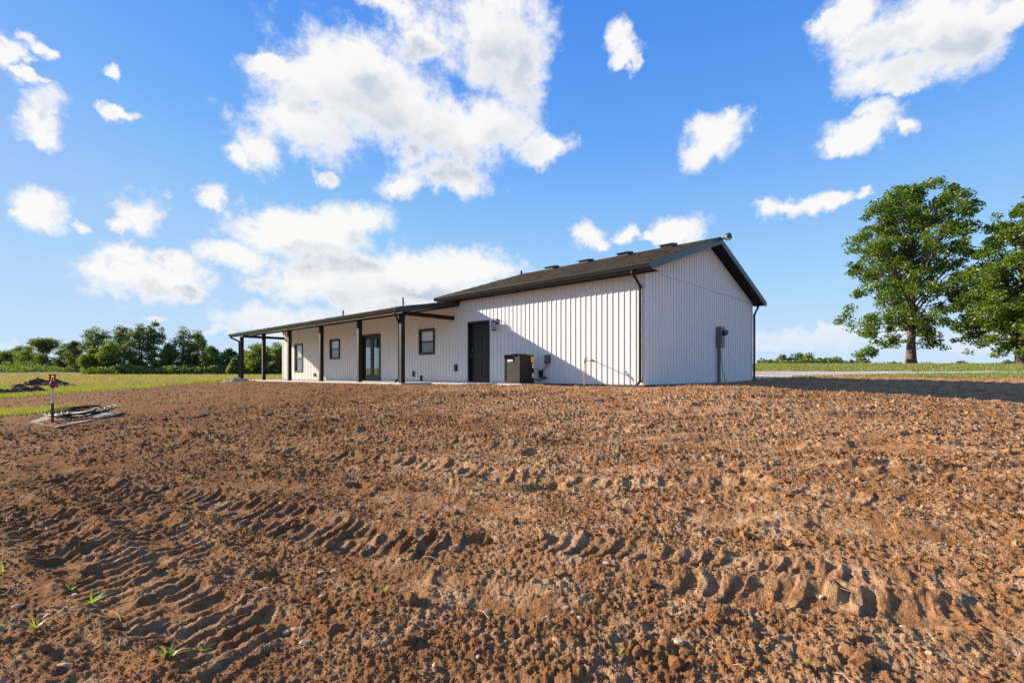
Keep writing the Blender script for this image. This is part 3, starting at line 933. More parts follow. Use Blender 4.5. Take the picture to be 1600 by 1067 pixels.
# rake fascia at the right gable, in two boards, and at the left end
for nm, (ya, za, yb, zb) in (('rake_fascia', (-OV - 0.02, EZ, DEP/2, RZ)), ('rake_fascia', (DEP/2, RZ, DEP + OV + 0.02, EZ))):
    MB().quadprism([(ya, za + 0.012), (yb, zb + 0.012), (yb, zb - 0.20), (ya, za - 0.18)], 'x', OV - 0.03, OV).build(nm, M_FASCIA, house)
for (ya, za, yb, zb) in ((-OV - 0.02, EZ, DEP/2, RZ), (DEP/2, RZ, DEP + OV, EZ)):
    MB().quadprism([(ya, za + 0.010), (yb, zb + 0.010), (yb, zb - 0.18), (ya, za - 0.16)], 'x', -RX - 0.03, -RX).build('rake_fascia', M_FASCIA, house)
# rake soffits (dark panels under the overhang)
for (ya, za, yb, zb) in ((-OV + 0.03, EZ, DEP/2, RZ - 0.01), (DEP/2, RZ - 0.01, DEP + OV - 0.03, EZ)):
    MB().quadprism([(ya, za - TH - 0.004), (yb, zb - TH - 0.004), (yb, zb - TH - 0.03), (ya, za - TH - 0.03)], 'x', 0.001, OV - 0.032).build('rake_soffit', M_DARKSOFFIT, house)
# eave fascia, soffit and gutter along the front
MB().box(-RX, OV - 0.031, -OV - 0.022, -OV - 0.001, TOP - 0.01, EZ - 0.012).build('eave_fascia', M_FASCIA, house)
MB().box(-RX + 0.3, OV - 0.032, -OV, -0.002, TOP - 0.008, TOP + 0.012).build('eave_soffit', M_DARKSOFFIT, house)
def gutter(x0, x1, y, z, parent, name='gutter'):
    """open K-style trough hung on the fascia"""
    o_ = [(y, z), (y, z - 0.115), (y - 0.075, z - 0.115), (y - 0.092, z - 0.075), (y - 0.118, z - 0.030), (y - 0.122, z + 0.004), (y - 0.104, z + 0.006),
          (y - 0.104, z - 0.004), (y - 0.112, z - 0.026), (y - 0.084, z - 0.072), (y - 0.070, z - 0.108), (y - 0.006, z - 0.108), (y - 0.006, z)]
    q = MB()
    n = len(o_)
    vs = [(x0, p[0], p[1]) for p in o_] + [(x1, p[0], p[1]) for p in o_]
    q.add(vs, [(i, (i+1) % n, n + (i+1) % n, n + i) for i in range(n)])
    for xx in (x0, x1):
        q.box(xx - 0.002, xx + 0.002, y - 0.12, y - 0.001, z - 0.114, z)
    return q.build(name, M_GUTTER, parent)
gutter(-RX, OV, -OV - 0.024, EZ - 0.014, house)
# rear gutter end and eave seen past the right corner
MB().box(-RX, OV - 0.002, DEP + OV, DEP + OV + 0.10, EZ - 0.13, EZ - 0.02).build('rear_gutter', M_GUTTER, house)
def downspout(pts, parent, w=0.075, d=0.055):
    q = MB()
    for a, b in zip(pts[:-1], pts[1:]):
        q.tube([a, b], 0.042, 4, True, False)
    for p in pts[1:-1]:
        q.lathe([(0.0, -0.04), (0.042, -0.025), (0.045, 0.0), (0.042, 0.025), (0.0, 0.04)], p, 8)
    return q.build('downspout', M_BLACK, parent)
downspout([(-0.10, -OV - 0.08, EZ - 0.13), (-0.10, -OV - 0.08, EZ - 0.21), (-0.10, -0.085, EZ - 0.50), (-0.10, -0.085, 0.10), (-0.10, -0.20, 0.03)], house)
downspout([(0.09, DEP + OV + 0.05, EZ - 0.13), (0.09, DEP + OV + 0.05, EZ - 0.20), (0.09, DEP + 0.02, EZ - 0.52), (0.09, DEP + 0.02, 0.12), (0.16, DEP + 0.10, 0.05)], house)
# ridge vents: low boxes with a sloped hood
for tt in (1.25, 2.90, 4.58, 6.25):
    y0 = DEP/2 - 0.42; zz = RZ - 0.42 * PITCH
    v = empty('roof_vent', (0, 0, 0)); v.parent = house
    q = MB()
    q.quadprism([(y0, zz - 0.02), (y0, zz + 0.145), (y0 + 0.04, zz + 0.165), (y0 + 0.40, zz + 0.235), (y0 + 0.40, zz + 0.08)], 'x', -tt - 0.21, -tt + 0.21)
    q.build('vent_hood', M_BLACK, v)
    MB().box(-tt - 0.25, -tt + 0.25, y0 - 0.045, y0 - 0.002, zz + 0.128, zz + 0.148).build('vent_lip', M_BLACK, v)
q = MB(); q.tube([(-8.0, DEP/2 - 0.15, RZ - 0.1), (-8.0, DEP/2 - 0.15, RZ + 0.13)], 0.05, 10); q.build('vent_pipe', M_DARKGREY, house)
# flood light on the gable peak
fl = empty('flood_light', (0, 0, 0)); fl.parent = house
q = MB(); q.tube([(OV - 0.02, DEP/2 + 0.05, RZ - 0.05), (OV + 0.14, DEP/2 + 0.07, RZ + 0.01)], 0.028, 8); q.build('arm', M_BLACK, fl)
q = MB(); q.lathe([(0.0, 0.10), (0.075, 0.09), (0.10, 0.02), (0.115, -0.06), (0.11, -0.07), (0.0, -0.06)], (OV + 0.19, DEP/2 + 0.08, RZ + 0.02), 14); q.build('lamp_head', M_DARKGREY, fl)
q = MB(); q.lathe([(0.0, -0.02), (0.085, -0.02), (0.09, -0.075), (0.0, -0.085)], (OV + 0.19, DEP/2 + 0.08, RZ - 0.01), 14); q.build('lens', M_WHITE, fl)

# low roof over the house and porch
PE = -2.60                          # porch eave s
PZ = 2.45
XL0, XL1 = 7.30, LEN + 0.30
lowz = lambda s: PZ + LP * (s - PE)
LTH = 0.12
rz_ = lowz(DEP/2)
low = MB()
low.quadprism([(PE, PZ), (-0.42, lowz(-0.42)), (-0.42, lowz(-0.42) - LTH), (PE, PZ - LTH)], 'x', -RX, -XL0 - 0.025)
low.quadprism([(PE, PZ), (DEP/2, rz_), (DEP + OV, rz_ - LP * (DEP/2 + OV)), (DEP + OV, rz_ - LP * (DEP/2 + OV) - LTH), (DEP/2, rz_ - LTH), (PE, PZ - LTH)], 'x', -XL1 + 0.025, -RX - 0.035)
porch_roof = low.build('porch_roof', M_ROOFDECK, house)
shingle_courses(PE - 0.015, PZ + 0.004, DEP/2, rz_ + 0.004, -XL1 + 0.01, -RX - 0.04, 0.145, 0.45, porch_roof, 8)
shingle_courses(PE - 0.015, PZ + 0.004, -0.56, lowz(-0.56) + 0.004, -RX - 0.03, -XL0 - 0.01, 0.145, 0.45, porch_roof, 9)
# rake fascia boards of the porch, near and far end
for x_ in (-XL0, -XL1 + 0.025):
    MB().quadprism([(PE - 0.02, PZ + 0.012), (-0.03, lowz(-0.03) + 0.012), (-0.03, lowz(-0.03) - 0.17), (PE - 0.02, PZ - 0.17)], 'x', x_ - 0.024, x_ + 0.001).build('rake_fascia', M_FASCIA, house)
MB().box(-XL1 + 0.026, -XL0 - 0.026, PE - 0.022, PE - 0.001, PZ - 0.165, PZ - 0.012).build('eave_fascia', M_FASCIA, house)
gutter(-XL1, -XL0, PE - 0.024, PZ - 0.014, house)
MB().quadprism([(PE + 0.005, PZ - LTH - 0.004), (-0.03, lowz(-0.03) - LTH - 0.004), (-0.03, lowz(-0.03) - LTH - 0.022), (PE + 0.005, PZ - LTH - 0.022)], 'x', -XL1 + 0.03, -XL0 - 0.03).build('porch_soffit', M_SOFFIT, house)
# posts and beams
PS = -2.25
for tt in (7.66, 10.38, 13.41, 16.50, 19.52, 22.56):
    q = MB().bbox(-tt - 0.075, -tt + 0.075, PS - 0.075, PS + 0.075, 0.002, 2.262, 0.008)
    o = q.build('porch_post', M_POST, house)
MB().box(-22.70, -7.58, PS - 0.06, PS + 0.06, 2.264, 2.308).build('porch_beam', M_POST, house)
MB().box(-7.72, -7.60, PS + 0.061, -0.03, 2.266, 2.40).build('side_beam', M_POST, house)
MB().box(-22.62, -22.50, PS + 0.061, -0.03, 2.266, 2.40).build('side_beam', M_POST, house)
downspout([(-7.45, PE - 0.085, PZ - 0.13), (-7.45, PE - 0.085, PZ - 0.19), (-7.80, PS - 0.02, 2.02), (-7.80, PS - 0.02, 0.12), (-7.83, PS - 0.16, 0.04)], house)
downspout([(-XL1 + 0.12, PE - 0.085, PZ - 0.13), (-XL1 + 0.12, PE - 0.085, PZ - 0.18), (-22.60, PS - 0.12, 2.05), (-22.60, PS - 0.12, 0.12)], house)
q = MB(); q.tube([(-13.2, 1.6, lowz(1.6) - 0.05), (-13.2, 1.6, lowz(1.6) + 0.62)], 0.04, 8); q.build('vent_pipe', M_DARKGREY, house)
q = MB(); q.tube([(-16.2, 0.2, lowz(0.2) - 0.05), (-16.2, 0.2, lowz(0.2) + 0.42)], 0.04, 8); q.build('vent_pipe', M_DARKGREY, house)

# windows
def window(t0, t1, z0, z1, label):
    w = empty('window', (-(t0 + t1) / 2, 0, z0)); w.parent = house
    w['label'] = label
    hw = (t1 - t0) / 2; h = z1 - z0; fr = 0.055
    q = MB()
    for (a, b, c, d) in ((-hw - 0.03, -hw + fr, -0.03, h + 0.03), (hw - fr, hw + 0.03, -0.03, h + 0.03)):
        q.box(a, b, -0.045, 0.10, c, d)
    for (c, d) in ((-0.03, fr), (h - fr, h + 0.03)):
        q.box(-hw + fr, hw - fr, -0.044, 0.10, c, d)
    q.build('frame', M_BLACK, w)
    mid = h * 0.5
    q = MB(); q.box(-hw + fr, hw - fr, -0.018, 0.03, mid - 0.022, mid + 0.022)
    q.box(-hw + fr, -hw + fr + 0.03, -0.012, 0.02, fr, mid - 0.022); q.box(hw - fr - 0.03, hw - fr, -0.012, 0.02, fr, mid - 0.022)
    q.build('sash', M_BLACK, w)
    MB().box(-hw + fr, hw - fr, 0.016, 0.020, mid + 0.022, h - fr).build('pane', M_GLASS, w)
    MB().box(-hw + fr + 0.03, hw - fr - 0.03, 0.006, 0.010, fr, mid - 0.022).build('pane', M_GLASS, w)
    q = MB(); q.box(-0.006, 0.006, 0.022, 0.028, mid + 0.022, h - fr); q.box(-hw + fr, hw - fr, 0.0221, 0.0279, mid + (h - mid) * 0.5 - 0.006, mid + (h - mid) * 0.5 + 0.006)
    q.build('grille', M_WHITE, w)
    MB().box(-hw + fr + 0.03, hw - fr - 0.03, 0.030, 0.033, fr, mid - 0.022).build('screen', M_SCREEN, w)
    q = MB()
    n = int((h - mid - fr) / 0.05)
    for i in range(n):
        zz = mid + 0.03 + i * 0.05
        q.quadprism([(0.036, zz), (0.031, zz + 0.050), (0.034, zz + 0.050), (0.039, zz)], 'x', -hw + fr, hw - fr)
    q.build('blind', M_BLIND, w)
window(*OPEN[0], 'tall black framed window at the far end of the porch wall')
window(*OPEN[1], 'small black framed window left of the glazed double doors')
window(*OPEN[3], 'small black framed window left of the plain dark door')

# glazed double doors
fd = empty('glazed_double_door', (-(OPEN[2][0] + OPEN[2][1]) / 2, 0, 0)); fd.parent = house
hw = (OPEN[2][1] - OPEN[2][0]) / 2; H = OPEN[2][3]
q = MB(); q.box(-hw - 0.03, -hw + 0.05, -0.045, 0.11, 0.0, H + 0.03); q.box(hw - 0.05, hw + 0.03, -0.045, 0.11, 0.0, H + 0.03); q.box(-hw + 0.05, hw - 0.05, -0.044, 0.11, H - 0.05, H + 0.03)
q.build('frame', M_BLACK, fd)
MB().box(-hw + 0.05, hw - 0.05, -0.05, 0.11, 0.0, 0.035).build('threshold', M_DARKGREY, fd)
for sgn in (-1, 1):
    a, b = (-hw + 0.053, -0.004) if sgn < 0 else (0.004, hw - 0.053)
    q = MB(); st = 0.12
    q.box(a, a + st, 0.03, 0.075, 0.04, H - 0.053); q.box(b - st, b, 0.03, 0.075, 0.04, H - 0.053)
    q.box(a + st, b - st, 0.031, 0.074, 0.04, 0.26); q.box(a + st, b - st, 0.031, 0.074, H - 0.19, H - 0.053)
    leaf = q.build('door_leaf', M_DOOR, fd)
    MB().box(a + st, b - st, 0.05, 0.056, 0.26, H - 0.19).build('pane', M_DOORGLASS, leaf)
    hx = -0.05 if sgn < 0 else 0.05
    q = MB(); q.tube([(hx, 0.03, 0.98), (hx, -0.03, 0.98), (hx + sgn * 0.09, -0.035, 0.98)], 0.012, 8); q.build('handle', M_DARKGREY, leaf)

# plain dark panelled door
pd = empty('panelled_door', (-(OPEN[4][0] + OPEN[4][1]) / 2, 0, 0)); pd.parent = house
hw = (OPEN[4][1] - OPEN[4][0]) / 2; H = OPEN[4][3]
q = MB(); q.box(-hw - 0.02, -hw + 0.045, -0.042, 0.14, 0.0, H + 0.02); q.box(hw - 0.045, hw + 0.02, -0.042, 0.14, 0.0, H + 0.02); q.box(-hw + 0.045, hw - 0.045, -0.041, 0.14, H - 0.045, H + 0.02)
q.build('frame', M_DOOR, pd)
MB().box(-hw + 0.045, hw - 0.045, -0.05, 0.12, 0.0, 0.03).build('threshold', M_GREYMETAL, pd)
MB().box(-hw + 0.048, hw - 0.048, 0.085, 0.12, 0.033, H - 0.048).build('door_leaf', M_DOOR, pd)
lw = hw - 0.048
q = MB()
cols = ((-lw + 0.11, -0.055), (0.055, lw - 0.11)); rows = ((0.20, 0.86), (1.00, 1.62), (1.72, 1.92))
xs = [-lw, cols[0][0], cols[0][1], cols[1][0], cols[1][1], lw]
for a, b in ((xs[0], xs[1]), (xs[2], xs[3]), (xs[4], xs[5])): q.box(a, b, 0.072, 0.0845, 0.033, H - 0.048)
for z0, z1 in ((0.033, 0.20), (0.86, 1.00), (1.62, 1.72), (1.92, H - 0.048)):
    for a, b in cols: q.box(a, b, 0.0722, 0.0845, z0, z1)
q.build('stile_frame', M_DOOR, pd)
for a, b in cols:
    for z0, z1 in rows:
        MB().bbox(a + 0.03, b - 0.03, 0.074, 0.0848, z0 + 0.03, z1 - 0.03, 0.008).build('raised_panel', M_DOOR, pd)
q = MB(); q.tube([(-lw + 0.07, 0.072, 0.96), (-lw + 0.07, 0.02, 0.96)], [0.012, 0.012], 8); q.lathe([(0.0, -0.03), (0.022, -0.022), (0.03, 0), (0.022, 0.022), (0.0, 0.03)], (-lw + 0.07, 0.005, 0.96), 10)
q.build('knob', M_GREYMETAL, pd)
q = MB(); q.box(-lw + 0.045, -lw + 0.095, 0.058, 0.0715, 1.08, 1.15); q.build('deadbolt', M_GREYMETAL, pd)

# wall lantern right of the door
la = empty('wall_lantern', (-5.40, -0.028, 1.93)); la.parent = house
la['label'] = 'black wall lantern right of the plain dark door'
MB().bbox(-0.065, 0.065, -0.03, 0.0, 0.03, 0.21, 0.008).build('back_plate', M_BLACK, la)
q = MB(); q.tube([(0, -0.02, 0.15), (0, -0.09, 0.20), (0, -0.17, 0.19), (0, -0.17, 0.14)], 0.012, 8); q.build('arm', M_BLACK, la)
q = MB(); q.lathe([(0.0, 0.155), (0.03, 0.15), (0.095, 0.105), (0.10, 0.09), (0.0, 0.09)], (0, -0.17, 0), 12)
q.lathe([(0.0, -0.20), (0.07, -0.195), (0.085, -0.175), (0.085, -0.16), (0.0, -0.16)], (0, -0.17, 0), 12)
for k in range(4):
    a = math.pi / 4 + k * math.pi / 2
    q.tube([(0.082 * math.cos(a), -0.17 + 0.082 * math.sin(a), 0.095), (0.072 * math.cos(a), -0.17 + 0.072 * math.sin(a), -0.17)], 0.008, 5)
for zz in (0.0, -0.08):
    q.lathe([(0.080, zz - 0.006), (0.084, zz - 0.006), (0.084, zz + 0.006), (0.080, zz + 0.006)], (0, -0.17, 0), 12)
q.build('cage', M_BLACK, la)
q = MB(); q.lathe([(0.0, -0.158), (0.062, -0.158), (0.070, 0.085), (0.0, 0.085)], (0, -0.17, 0), 14); q.build('glass', M_GLASS, la)
q = MB(); q.lathe([(0.0, -0.07), (0.025, -0.05), (0.03, -0.01), (0.014, 0.04), (0.014, 0.085), (0, 0.086)], (0, -0.17, 0), 10); q.build('bulb', M_WHITE, la)

# covers, boxes and taps on the front wall
def cover(tt, z0, z1, w, label, lid=True):
    c = empty('outlet_cover', (-tt, -0.028, 0)); c.parent = house; c['label'] = label
    MB().box(-w/2, w/2, -0.035, 0.0, z0, z1).build('housing', M_BLACK, c)
    MB().bbox(-w/2 + 0.014, w/2 - 0.014, -0.055, -0.036, z0 + 0.02, z1 - 0.02, 0.006).build('lid', M_DARKGREY, c)
    if lid:
        q = MB(); q.lathe([(0, -0.012), (0.02, -0.01), (0.02, 0.01), (0, 0.012)], (-0.03, -0.062, (z0 + z1) / 2), 8); q.build('latch', M_GREYMETAL, c)
cover(7.51, 0.40, 0.64, 0.15, 'black outlet cover on the wall left of the plain door')
cover(10.09, 0.19, 0.41, 0.12, 'left one of two low black outlet covers under the small window')
cover(9.58, 0.04, 0.24, 0.12, 'lowest black outlet cover close to the slab under the small window', False)
cover(18.69, 0.17, 0.35, 0.12, 'small outlet cover right of the tall window', True)
# disconnect box and its conduit
db = empty('disconnect_box', (-3.20, -0.028, 0)); db.parent = house
MB().bbox(-0.095, 0.095, -0.10, 0.0, 0.62, 0.87, 0.008).build('enclosure', M_DARKGREY, db)
MB().bbox(-0.08, 0.08, -0.112, -0.101, 0.64, 0.85, 0.005).build('cover', M_GREYMETAL, db)
lb = empty('junction_box', (-3.47, -0.028, 0)); lb.parent = house
MB().bbox(-0.06, 0.06, -0.08, 0.0, 0.17, 0.40, 0.006).build('enclosure', M_BLACK, lb)
q = MB(); q.tube([(-3.24, -0.07, 0.62), (-3.25, -0.07, 0.55), (-3.30, -0.075, 0.47), (-3.38, -0.08, 0.42), (-3.45, -0.08, 0.40)], 0.013, 8)
q.build('conduit', M_BLACK, house)
# meter on the gable wall
me_ = empty('electric_meter', (0.028, 4.98, 0)); me_.parent = house
MB().bbox(0.0, 0.15, -0.20, 0.16, 1.17, 1.86, 0.012).build('enclosure', M_GREYMETAL, me_)
MB().bbox(0.152, 0.162, -0.17, 0.13, 1.21, 1.50, 0.004).build('cover', M_GREYMETAL, me_)
q = MB()
for k in range(14):
    pass
q.tube([(0.15, 0.0, 1.66), (0.205, 0.0, 1.66)], 0.095, 18); q.tube([(0.205, 0.0, 1.66), (0.235, 0.0, 1.66)], 0.10, 18); q.build('meter_ring', M_DARKGREY, me_)
q = MB(); q.tube([(0.236, 0.0, 1.66), (0.29, 0.0, 1.66), (0.305, 0.0, 1.66)], [0.088, 0.082, 0.05], 18); q.build('meter_glass', M_GREYMETAL, me_)
MB().bbox(0.02, 0.10, -0.16, -0.06, -0.10, 1.169, 0.008).build('conduit', M_GREYMETAL, me_)
q = MB(); q.tube([(0.03, 0.12, 1.17), (0.04, 0.14, 0.7), (0.06, 0.22, 0.35), (0.09, 0.42, 0.0)], 0.009, 6); q.build('ground_wire', M_BLACK, me_)
# tap on a long pipe with a copper riser
tp = empty('yard_tap', (-1.60, -0.028, 0)); tp.parent = house
tp['label'] = 'outdoor tap on a long stub pipe with a copper riser'
q = MB(); q.tube([(0, 0.0, 0.67), (0.06, -0.42, 0.66)], 0.014, 8); q.tube([(0, 0.0, 0.67), (0.004, -0.025, 0.67)], 0.035, 10); q.build('stub_pipe', M_BRASS, tp)
q = MB()
q.tube([(0.06, -0.42, 0.66), (0.06, -0.47, 0.655), (0.06, -0.50, 0.61), (0.06, -0.505, 0.57)], [0.022, 0.026, 0.022, 0.018], 9)
q.tube([(0.06, -0.445, 0.66), (0.06, -0.43, 0.72)], 0.010, 7)
q.tube([(0.06 + 0.045*math.cos(a_), -0.43 + 0.02*math.sin(a_), 0.725 + 0.045*math.sin(a_)) for a_ in np.linspace(0, 6.283, 13)], 0.010, 6)
q.build('tap_body', M_BRASS, tp)
q = MB(); q.tube([(0.06, -0.505, 0.575), (0.075, -0.53, 0.3), (0.10, -0.56, -0.10)], 0.011, 8); q.build('copper_riser', M_COPPER, tp)

# ------------------------------------------------------------------ slabs
def place_house(o):
    o.location = (CORNER[0], CORNER[1], 0); o.rotation_euler = (0, 0, HZ); return o
q = MB().bbox(-22.95, -7.40, -2.46, -0.03, -0.25, 0.0, 0.012)
q.bbox(-7.396, -4.95, -1.25, -0.03, -0.25, -0.004, 0.012)
tag(place_house(q.build('porch_slab', M_CONC)), 'pale concrete porch slab along the front wall', None, None, 'structure')
q = MB().box(-LEN + 0.02, -0.01, 0.005, DEP - 0.01, -0.35, -0.052)
q.box(-LEN, -0.012, 0.0005, 0.0045, -0.35, -0.004); q.box(-0.0085, -0.004, 0.006, DEP, -0.35, -0.004)
tag(place_house(q.build('foundation', M_FOUND)), 'concrete foundation under the white house walls', None, None, 'structure')
q = MB().bbox(-4.20, -3.20, -1.25, -0.25, -0.20, 0.015, 0.012)
o = place_house(q.build('equipment_pad', M_CONC)); tag(o, 'small concrete pad under the air conditioner', None, None, 'structure')

# ------------------------------------------------------------------ air conditioner
ax, ay = xy(3.72, -0.79)
ac = empty('air_conditioner', (ax, ay, 0.016), HZ)
tag(ac, 'dark louvered outdoor air conditioning unit beside the house wall', 'air conditioner')
W = 0.315; AH = 0.85
MB().box(-W + 0.02, W - 0.02, -W + 0.02, W - 0.02, 0.03, AH - 0.03).build('coil_core', simple('coil_fins', (0.012, 0.012, 0.012), 0.7), ac)
MB().bbox(-W - 0.008, W + 0.008, -W - 0.008, W + 0.008, 0.0, 0.06, 0.012).build('base_pan', M_ACBODY, ac)
MB().bbox(-W - 0.008, W + 0.008, -W - 0.008, W + 0.008, AH - 0.045, AH, 0.014).build('top_cap', M_ACBODY, ac)
for sx in (-1, 1):
    for sy in (-1, 1):
        MB().box(sx * W - 0.03, sx * W + 0.03 if False else sx * W, sy * W - 0.0, sy * W - sy * 0.05, 0.061, AH - 0.046).build('corner_post', M_ACBODY, ac) if False else \
        MB().box(sx * W, sx * (W - 0.05), sy * W, sy * (W - 0.05), 0.061, AH - 0.046).build('corner_post', M_ACBODY, ac)
nl = 11
lpr = {}
for k in range(nl):
    z = 0.085 + k * (AH - 0.15) / nl
    for side in range(4):
        if side not in lpr:
            pr = [(-W + 0.004, 0.0), (-W + 0.024, 0.030), (-W + 0.028, 0.030), (-W + 0.010, 0.0)]
            q = MB().quadprism(pr, 'x', -W + 0.051, W - 0.051)
            lpr[side] = q.mesh('louver', M_ACBODY) if not lpr else lpr[0]
        o = link('louver', lpr[side], ac, (0, 0, z))
        o.rotation_euler = (0, 0, side * math.pi / 2)
q = MB()
for k in range(1, 8):
    rr_ = 0.035 * k
    q.tube([(rr_ * math.cos(a_), rr_ * math.sin(a_), AH + 0.018) for a_ in np.linspace(0, 6.2832, 25)], 0.004, 4)
for k in range(8):
    a_ = k * math.pi / 4
    q.tube([(0.03 * math.cos(a_), 0.03 * math.sin(a_), AH + 0.02), (0.26 * math.cos(a_), 0.26 * math.sin(a_), AH + 0.004)], 0.004, 4)
q.build('fan_guard', M_ACBODY, ac)
# badge on the front, stickers on the right side
bd = MB().box(-0.17, 0.04, -W - 0.004, -W + 0.006, 0.645, 0.705).build('badge', M_WHITE, ac)
MB().quadprism([(-0.165, 0.668), (-0.10, 0.695), (-0.08, 0.668)], 'y', -W - 0.0055, -W - 0.0042).build('badge_mark', M_BADGE, bd)
q = MB()
for k in range(5): q.box(-0.075 + k * 0.022, -0.060 + k * 0.022, -W - 0.0055, -W - 0.0042, 0.660, 0.690)
q.build('badge_letters', M_BADGE, bd)
MB().box(W + 0.001, W + 0.004, W - 0.13, W - 0.002, 0.62, 0.80).build('yellow_label', M_YELLOW, ac)
MB().box(W + 0.001, W + 0.004, W - 0.07, W - 0.01, 0.45, 0.60).build('white_label', M_WHITE, ac)
MB().box(W + 0.001, W + 0.004, W - 0.08, W - 0.01, 0.16, 0.30).build('white_label', M_WHITE, ac)
q = MB(); q.tube([(W - 0.02, W - 0.06, 0.13), (W + 0.15, W + 0.10, 0.10), (W + 0.25, 0.62, 0.16), (0.26, 0.72, 0.20)], 0.020, 8); q.build('refrigerant_line', M_BLACK, ac)
q = MB(); q.tube([(W - 0.02, W - 0.05, 0.44), (W + 0.06, W + 0.1, 0.42), (0.24, 0.70, 0.385)], 0.008, 6); q.build('power_whip', M_BLACK, ac)

# ------------------------------------------------------------------ things in the yard on the left
hx, hy = ground_px(82, 661)
hyd = empty('yard_hydrant', (hx, hy, gzd(hx, hy) - 0.03))
tag(hyd, 'red headed yard hydrant on a thin pipe standing in the dirt', 'hydrant')
sc_h = hy / 10.3
q = MB(); q.tube([(0, 0, -0.15), (0, 0, 0.42)], 0.024, 10); q.build('lower_pipe', M_RUST, hyd)
q = MB(); q.tube([(0, 0, 0.421), (0, 0, 0.78)], 0.020, 10); q.build('upper_pipe', M_WPIPE, hyd)
q = MB(); q.tube([(0, 0, 0.74), (0, 0, 0.78), (0, 0, 0.86), (0, 0, 0.875)], [0.034, 0.042, 0.042, 0.030], 10)
q.tube([(0.02, 0, 0.82), (0.075, -0.01, 0.82), (0.105, -0.015, 0.785), (0.108, -0.016, 0.75)], [0.026, 0.026, 0.024, 0.026], 8)
q.build('valve_head', M_RED, hyd)
q = MB()
for sx in (-1, 1): q.box(sx * 0.042, sx * 0.060, -0.012, 0.012, 0.82, 1.00)
q.box(-0.060, 0.060, -0.0125, 0.0125, 1.00, 1.022); q.box(-0.0415, 0.0415, -0.010, 0.010, 0.93, 0.945)
q.build('lever_handle', M_RED, hyd)
q = MB(); q.tube([(0, 0, 0.87), (0, 0, 0.93)], 0.009, 6); q.build('plunger_rod', M_RUST, hyd)

# pale board lying half buried, with the coil of pipe on it
corners = [(46, 661), (88, 669), (192, 648), (150, 641), (75, 650)]
P = [ground_px(*c) for c in corners]
cxm = sum(p[0] for p in P) / 5; cym = sum(p[1] for p in P) / 5
cz = max(gzd(p[0], p[1]) for p in P[:3]) + 0.012
q = MB()
n = len(P)
def boardz(p): return gz(p[0], p[1]) + 0.026
vs = [(p[0] - cxm, p[1] - cym, boardz(p) - cz) for p in P] + [(p[0] - cxm, p[1] - cym, boardz(p) - cz - 0.04) for p in P]
q.add(vs, [tuple(range(n)), tuple(range(2*n - 1, n - 1, -1))] + [(i, (i+1) % n, n + (i+1) % n, n + i) for i in range(n)])
bo = q.build('pale_board', M_SHEET, None, (cxm, cym, cz))
tag(bo, 'pale grey board lying flat in the dirt under the black pipe coil', 'board')
kx, ky = ground_px(127, 653)
q = MB()
rr_ = random.Random(4)
pts = []
for k in range(9 * 28):
    a_ = k * 2 * math.pi / 28
    loop = k // 28
    rad_ = 0.20 + 0.047 * loop + 0.03 * math.sin(a_ * 0.37 + loop) 
    hgt = 0.085 + 0.012 * (loop % 3) + 0.10 * math.sin(a_) * rad_ / 0.6 + 0.02 * math.sin(a_ * 2 + loop * 0.9)
    pts.append((rad_ * 1.05 * math.cos(a_), rad_ * 0.95 * math.sin(a_), hgt))
pts += [(0.62, 0.10, 0.05), (0.78, 0.02, 0.03), (0.95, 0.08, 0.03)]
q.tube(pts, 0.012, 6)
co = q.build('pipe_coil', M_HOSE, None, (kx, ky, gz(kx, ky) + 0.055))
tag(co, 'loose coil of black plastic pipe lying on the pale board', 'pipe coil')

def mound(name, px, py, rx, ry, h, mat, seed, label, cat, ext=None):
    x0, y0 = ground_px(px, py)
    n = 64
    u = np.linspace(-1, 1, n)
    U, V = np.meshgrid(u, u)
    d = np.sqrt(U**2 + V**2 * 1.0)
    X, Y = U * rx, V * ry
    prof = np.clip(1 - d, 0, 1) ** 0.9
    z = h * prof * (0.75 + 0.9 * fbm(U * 2.2 + seed, V * 2.2, 3, seed)) + prof.clip(0, 0.25) * 4 * h * (0.28 * clods(X * 4, Y * 4, seed, 0.15, 0.6) + 0.10 * fbm(X * 8, Y * 8, 3, seed))
    z = z + base_z(X + x0, Y + y0) - gz(x0, y0) - np.where(d > 0.96, 0.25, 0.02)
    vv = np.stack([X.ravel(), Y.ravel(), z.ravel()], -1)
    i, j = np.meshgrid(np.arange(n - 1), np.arange(n - 1), indexing='ij')
    f = np.stack([i*n + j, i*n + j + 1, (i+1)*n + j + 1, (i+1)*n + j], -1).reshape(-1, 4)
    o = link(name, np_mesh(name, vv, f, mat, True), None, (x0, y0, gz(x0, y0)))
    tag(o, label, cat, ext)
    return o
mound('dirt_mound', 68, 604, 2.2, 1.6, 0.62, M_DARKSOIL, 5, 'dark brown dirt heap on the grass behind the yard hydrant', 'dirt heap', 'dirt heaps at the field edge')
mound('dirt_mound', 25, 615, 1.7, 1.2, 0.55, M_DARKSOIL, 6, 'low dirt heap at the left picture edge in front of the taller heap', 'dirt heap', 'dirt heaps at the field edge')
mound('gravel_pile', 368, 596, 0.75, 0.7, 0.24, M_GRAVELPILE, 8, 'small grey gravel pile on the grass beyond the porch end', 'gravel pile')

